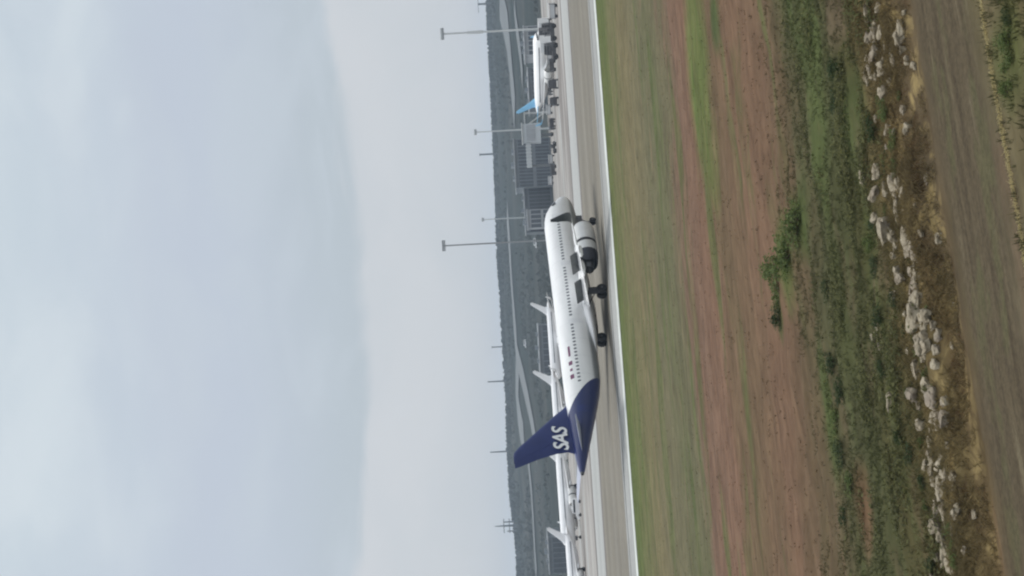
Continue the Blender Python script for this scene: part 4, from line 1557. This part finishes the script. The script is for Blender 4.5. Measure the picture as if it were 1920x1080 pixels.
def s_bank():
    u, v = random.uniform(-11, 19), random.gauss(29.4, 0.9)
    x, y = xy_of(u, v)
    d = nz(u * 0.5, v * 0.9, 12.0) + 0.35
    return x, y, (1.0 if d > random.uniform(-0.2, 0.7) and v > 28.0 else 0)


def s_back():
    u, v = random.uniform(-13, 23), random.uniform(29.8, 43)
    x, y = xy_of(u, v)
    d = nz(u * 0.3, v * 0.7, 15.0) + 0.3 - sm(37, 43, v) * 0.6
    return x, y, (0.8 if d > random.uniform(-0.2, 0.6) else 0)


def s_field():
    v = 38 + 83 * random.random() ** 1.5
    u = random.uniform(-0.27, 0.60) * v + random.uniform(-3, 3)
    x, y = xy_of(u, v)
    d = nz(u * 0.08, v * 0.3, 18.0)
    return x, y, (1.0 if d > random.uniform(-0.6, 0.4) else 0)


def s_near():
    u, v = random.uniform(-8, 17), random.uniform(19, 24.0)
    x, y = xy_of(u, v)
    return x, y, (1.0 if nz(u * 0.5, v * 0.8, 25.0) > random.uniform(-0.4, 0.4) else 0)


M['grass_dry'] = tinted_field('bank_grass', (0.21, 0.17, 0.085), 0.35)
M['grass_rough'] = tinted_field('rough_grass', (0.075, 0.085, 0.035), 0.35)
M['grass_field'] = tinted_field('field_grass', (0.12, 0.12, 0.06), 0.12, 1.0, 1.6)
blades('dry_grass', 8500, s_bank, 0.05, 0.17, 0.008, 0.016, M['grass_dry'], 'straw-coloured dry grass between the stones of the bank', 'grass', 5, 0.9)
blades('rough_grass', 9000, s_back, 0.04, 0.14, 0.010, 0.020, M['grass_rough'], 'rough olive grass on the uneven ground behind the stones', 'grass', 5, 1.0)
blades('field_grass', 5000, s_field, 0.02, 0.06, 0.015, 0.04, M['grass_field'], 'short patchy grass of the field in front of the runway', 'grass', 3, 1.6)
blades('verge_grass', 3000, s_near, 0.05, 0.18, 0.012, 0.025, M['grass_rough'], 'short grass along the near side of the dirt track', 'grass', 4)


def weed_mass():
    vs_, fs = [], []
    n = 0
    while n < 13500:
        u, v = random.uniform(-12, 22), random.triangular(29.0, 39.5, 31.4)
        d = nz(u * 0.33, v * 0.9, 40.0) + 0.35 * nz(u * 1.2, v * 2.2, 41.0)
        if d < random.uniform(0.06, 0.34):
            continue
        n += 1
        x, y = xy_of(u, v)
        h = random.uniform(0.0, 0.16) * (0.6 + 1.6 * max(0, d))
        p = Vector((x, y, terrain(x, y) + h))
        a = Vector((random.gauss(0, 1), random.gauss(0, 1), random.gauss(0, 0.5))).normalized()
        b = a.cross(Vector((random.gauss(0, 0.5), random.gauss(0, 0.5), 1)).normalized()).normalized()
        q = random.uniform(0.025, 0.06)
        o = len(vs_)
        vs_ += [p - a * q * 1.5, p + b * q * 0.7, p + a * q * 1.5, p - b * q * 0.7]
        fs.append((o, o + 1, o + 2, o + 3))
    me = bpy.data.meshes.new('low_weeds')
    me.from_pydata([tuple(t) for t in vs_], [], fs)
    tag(link('low_weeds', me, leaf_material('low_weeds', (0.056, 0.060, 0.022), (0.150, 0.152, 0.062))), 'mat of low dark green weeds covering the rough ground behind the stones', 'weeds', None, 'stuff')


weed_mass()


# a thin line of straw left between the track and its verge
def s_straw():
    u = random.uniform(-10, 18)
    v = 23.85 + 0.10 * nz(u * 0.25, 0, 4.0) + random.gauss(0, 0.018)
    x, y = xy_of(u, v)
    return x, y, (1.0 if nz(u * 0.4, 2.0, 30.0) > -0.35 else 0)


M['straw_line'] = tinted_field('straw_line', (0.40, 0.34, 0.18), 0.95)
blades('straw_line', 2400, s_straw, 0.02, 0.045, 0.010, 0.022, M['straw_line'], 'thin pale line of straw between dirt track and verge', 'straw', 4, 0.9)


# ------------------------------------------------------------------ haze
def haze():
    o = MB().box(-2700, 2700, -90, 2900, -12, 75).build('haze', None)
    m = bpy.data.materials.new('haze')
    m.use_nodes = True
    n, l = m.node_tree.nodes, m.node_tree.links
    n.clear()
    v = N(n, 'ShaderNodeVolumePrincipled')
    v.inputs['Color'].default_value = (0.68, 0.83, 1.0, 1)
    v.inputs['Density'].default_value = 0.00021
    v.inputs['Anisotropy'].default_value = 0.2
    out = N(n, 'ShaderNodeOutputMaterial')
    l.new(v.outputs[0], out.inputs['Volume'])
    o.data.materials.append(m)
    tag(o, 'thin bluish haze over the whole airfield', 'haze', None, 'stuff')


haze()
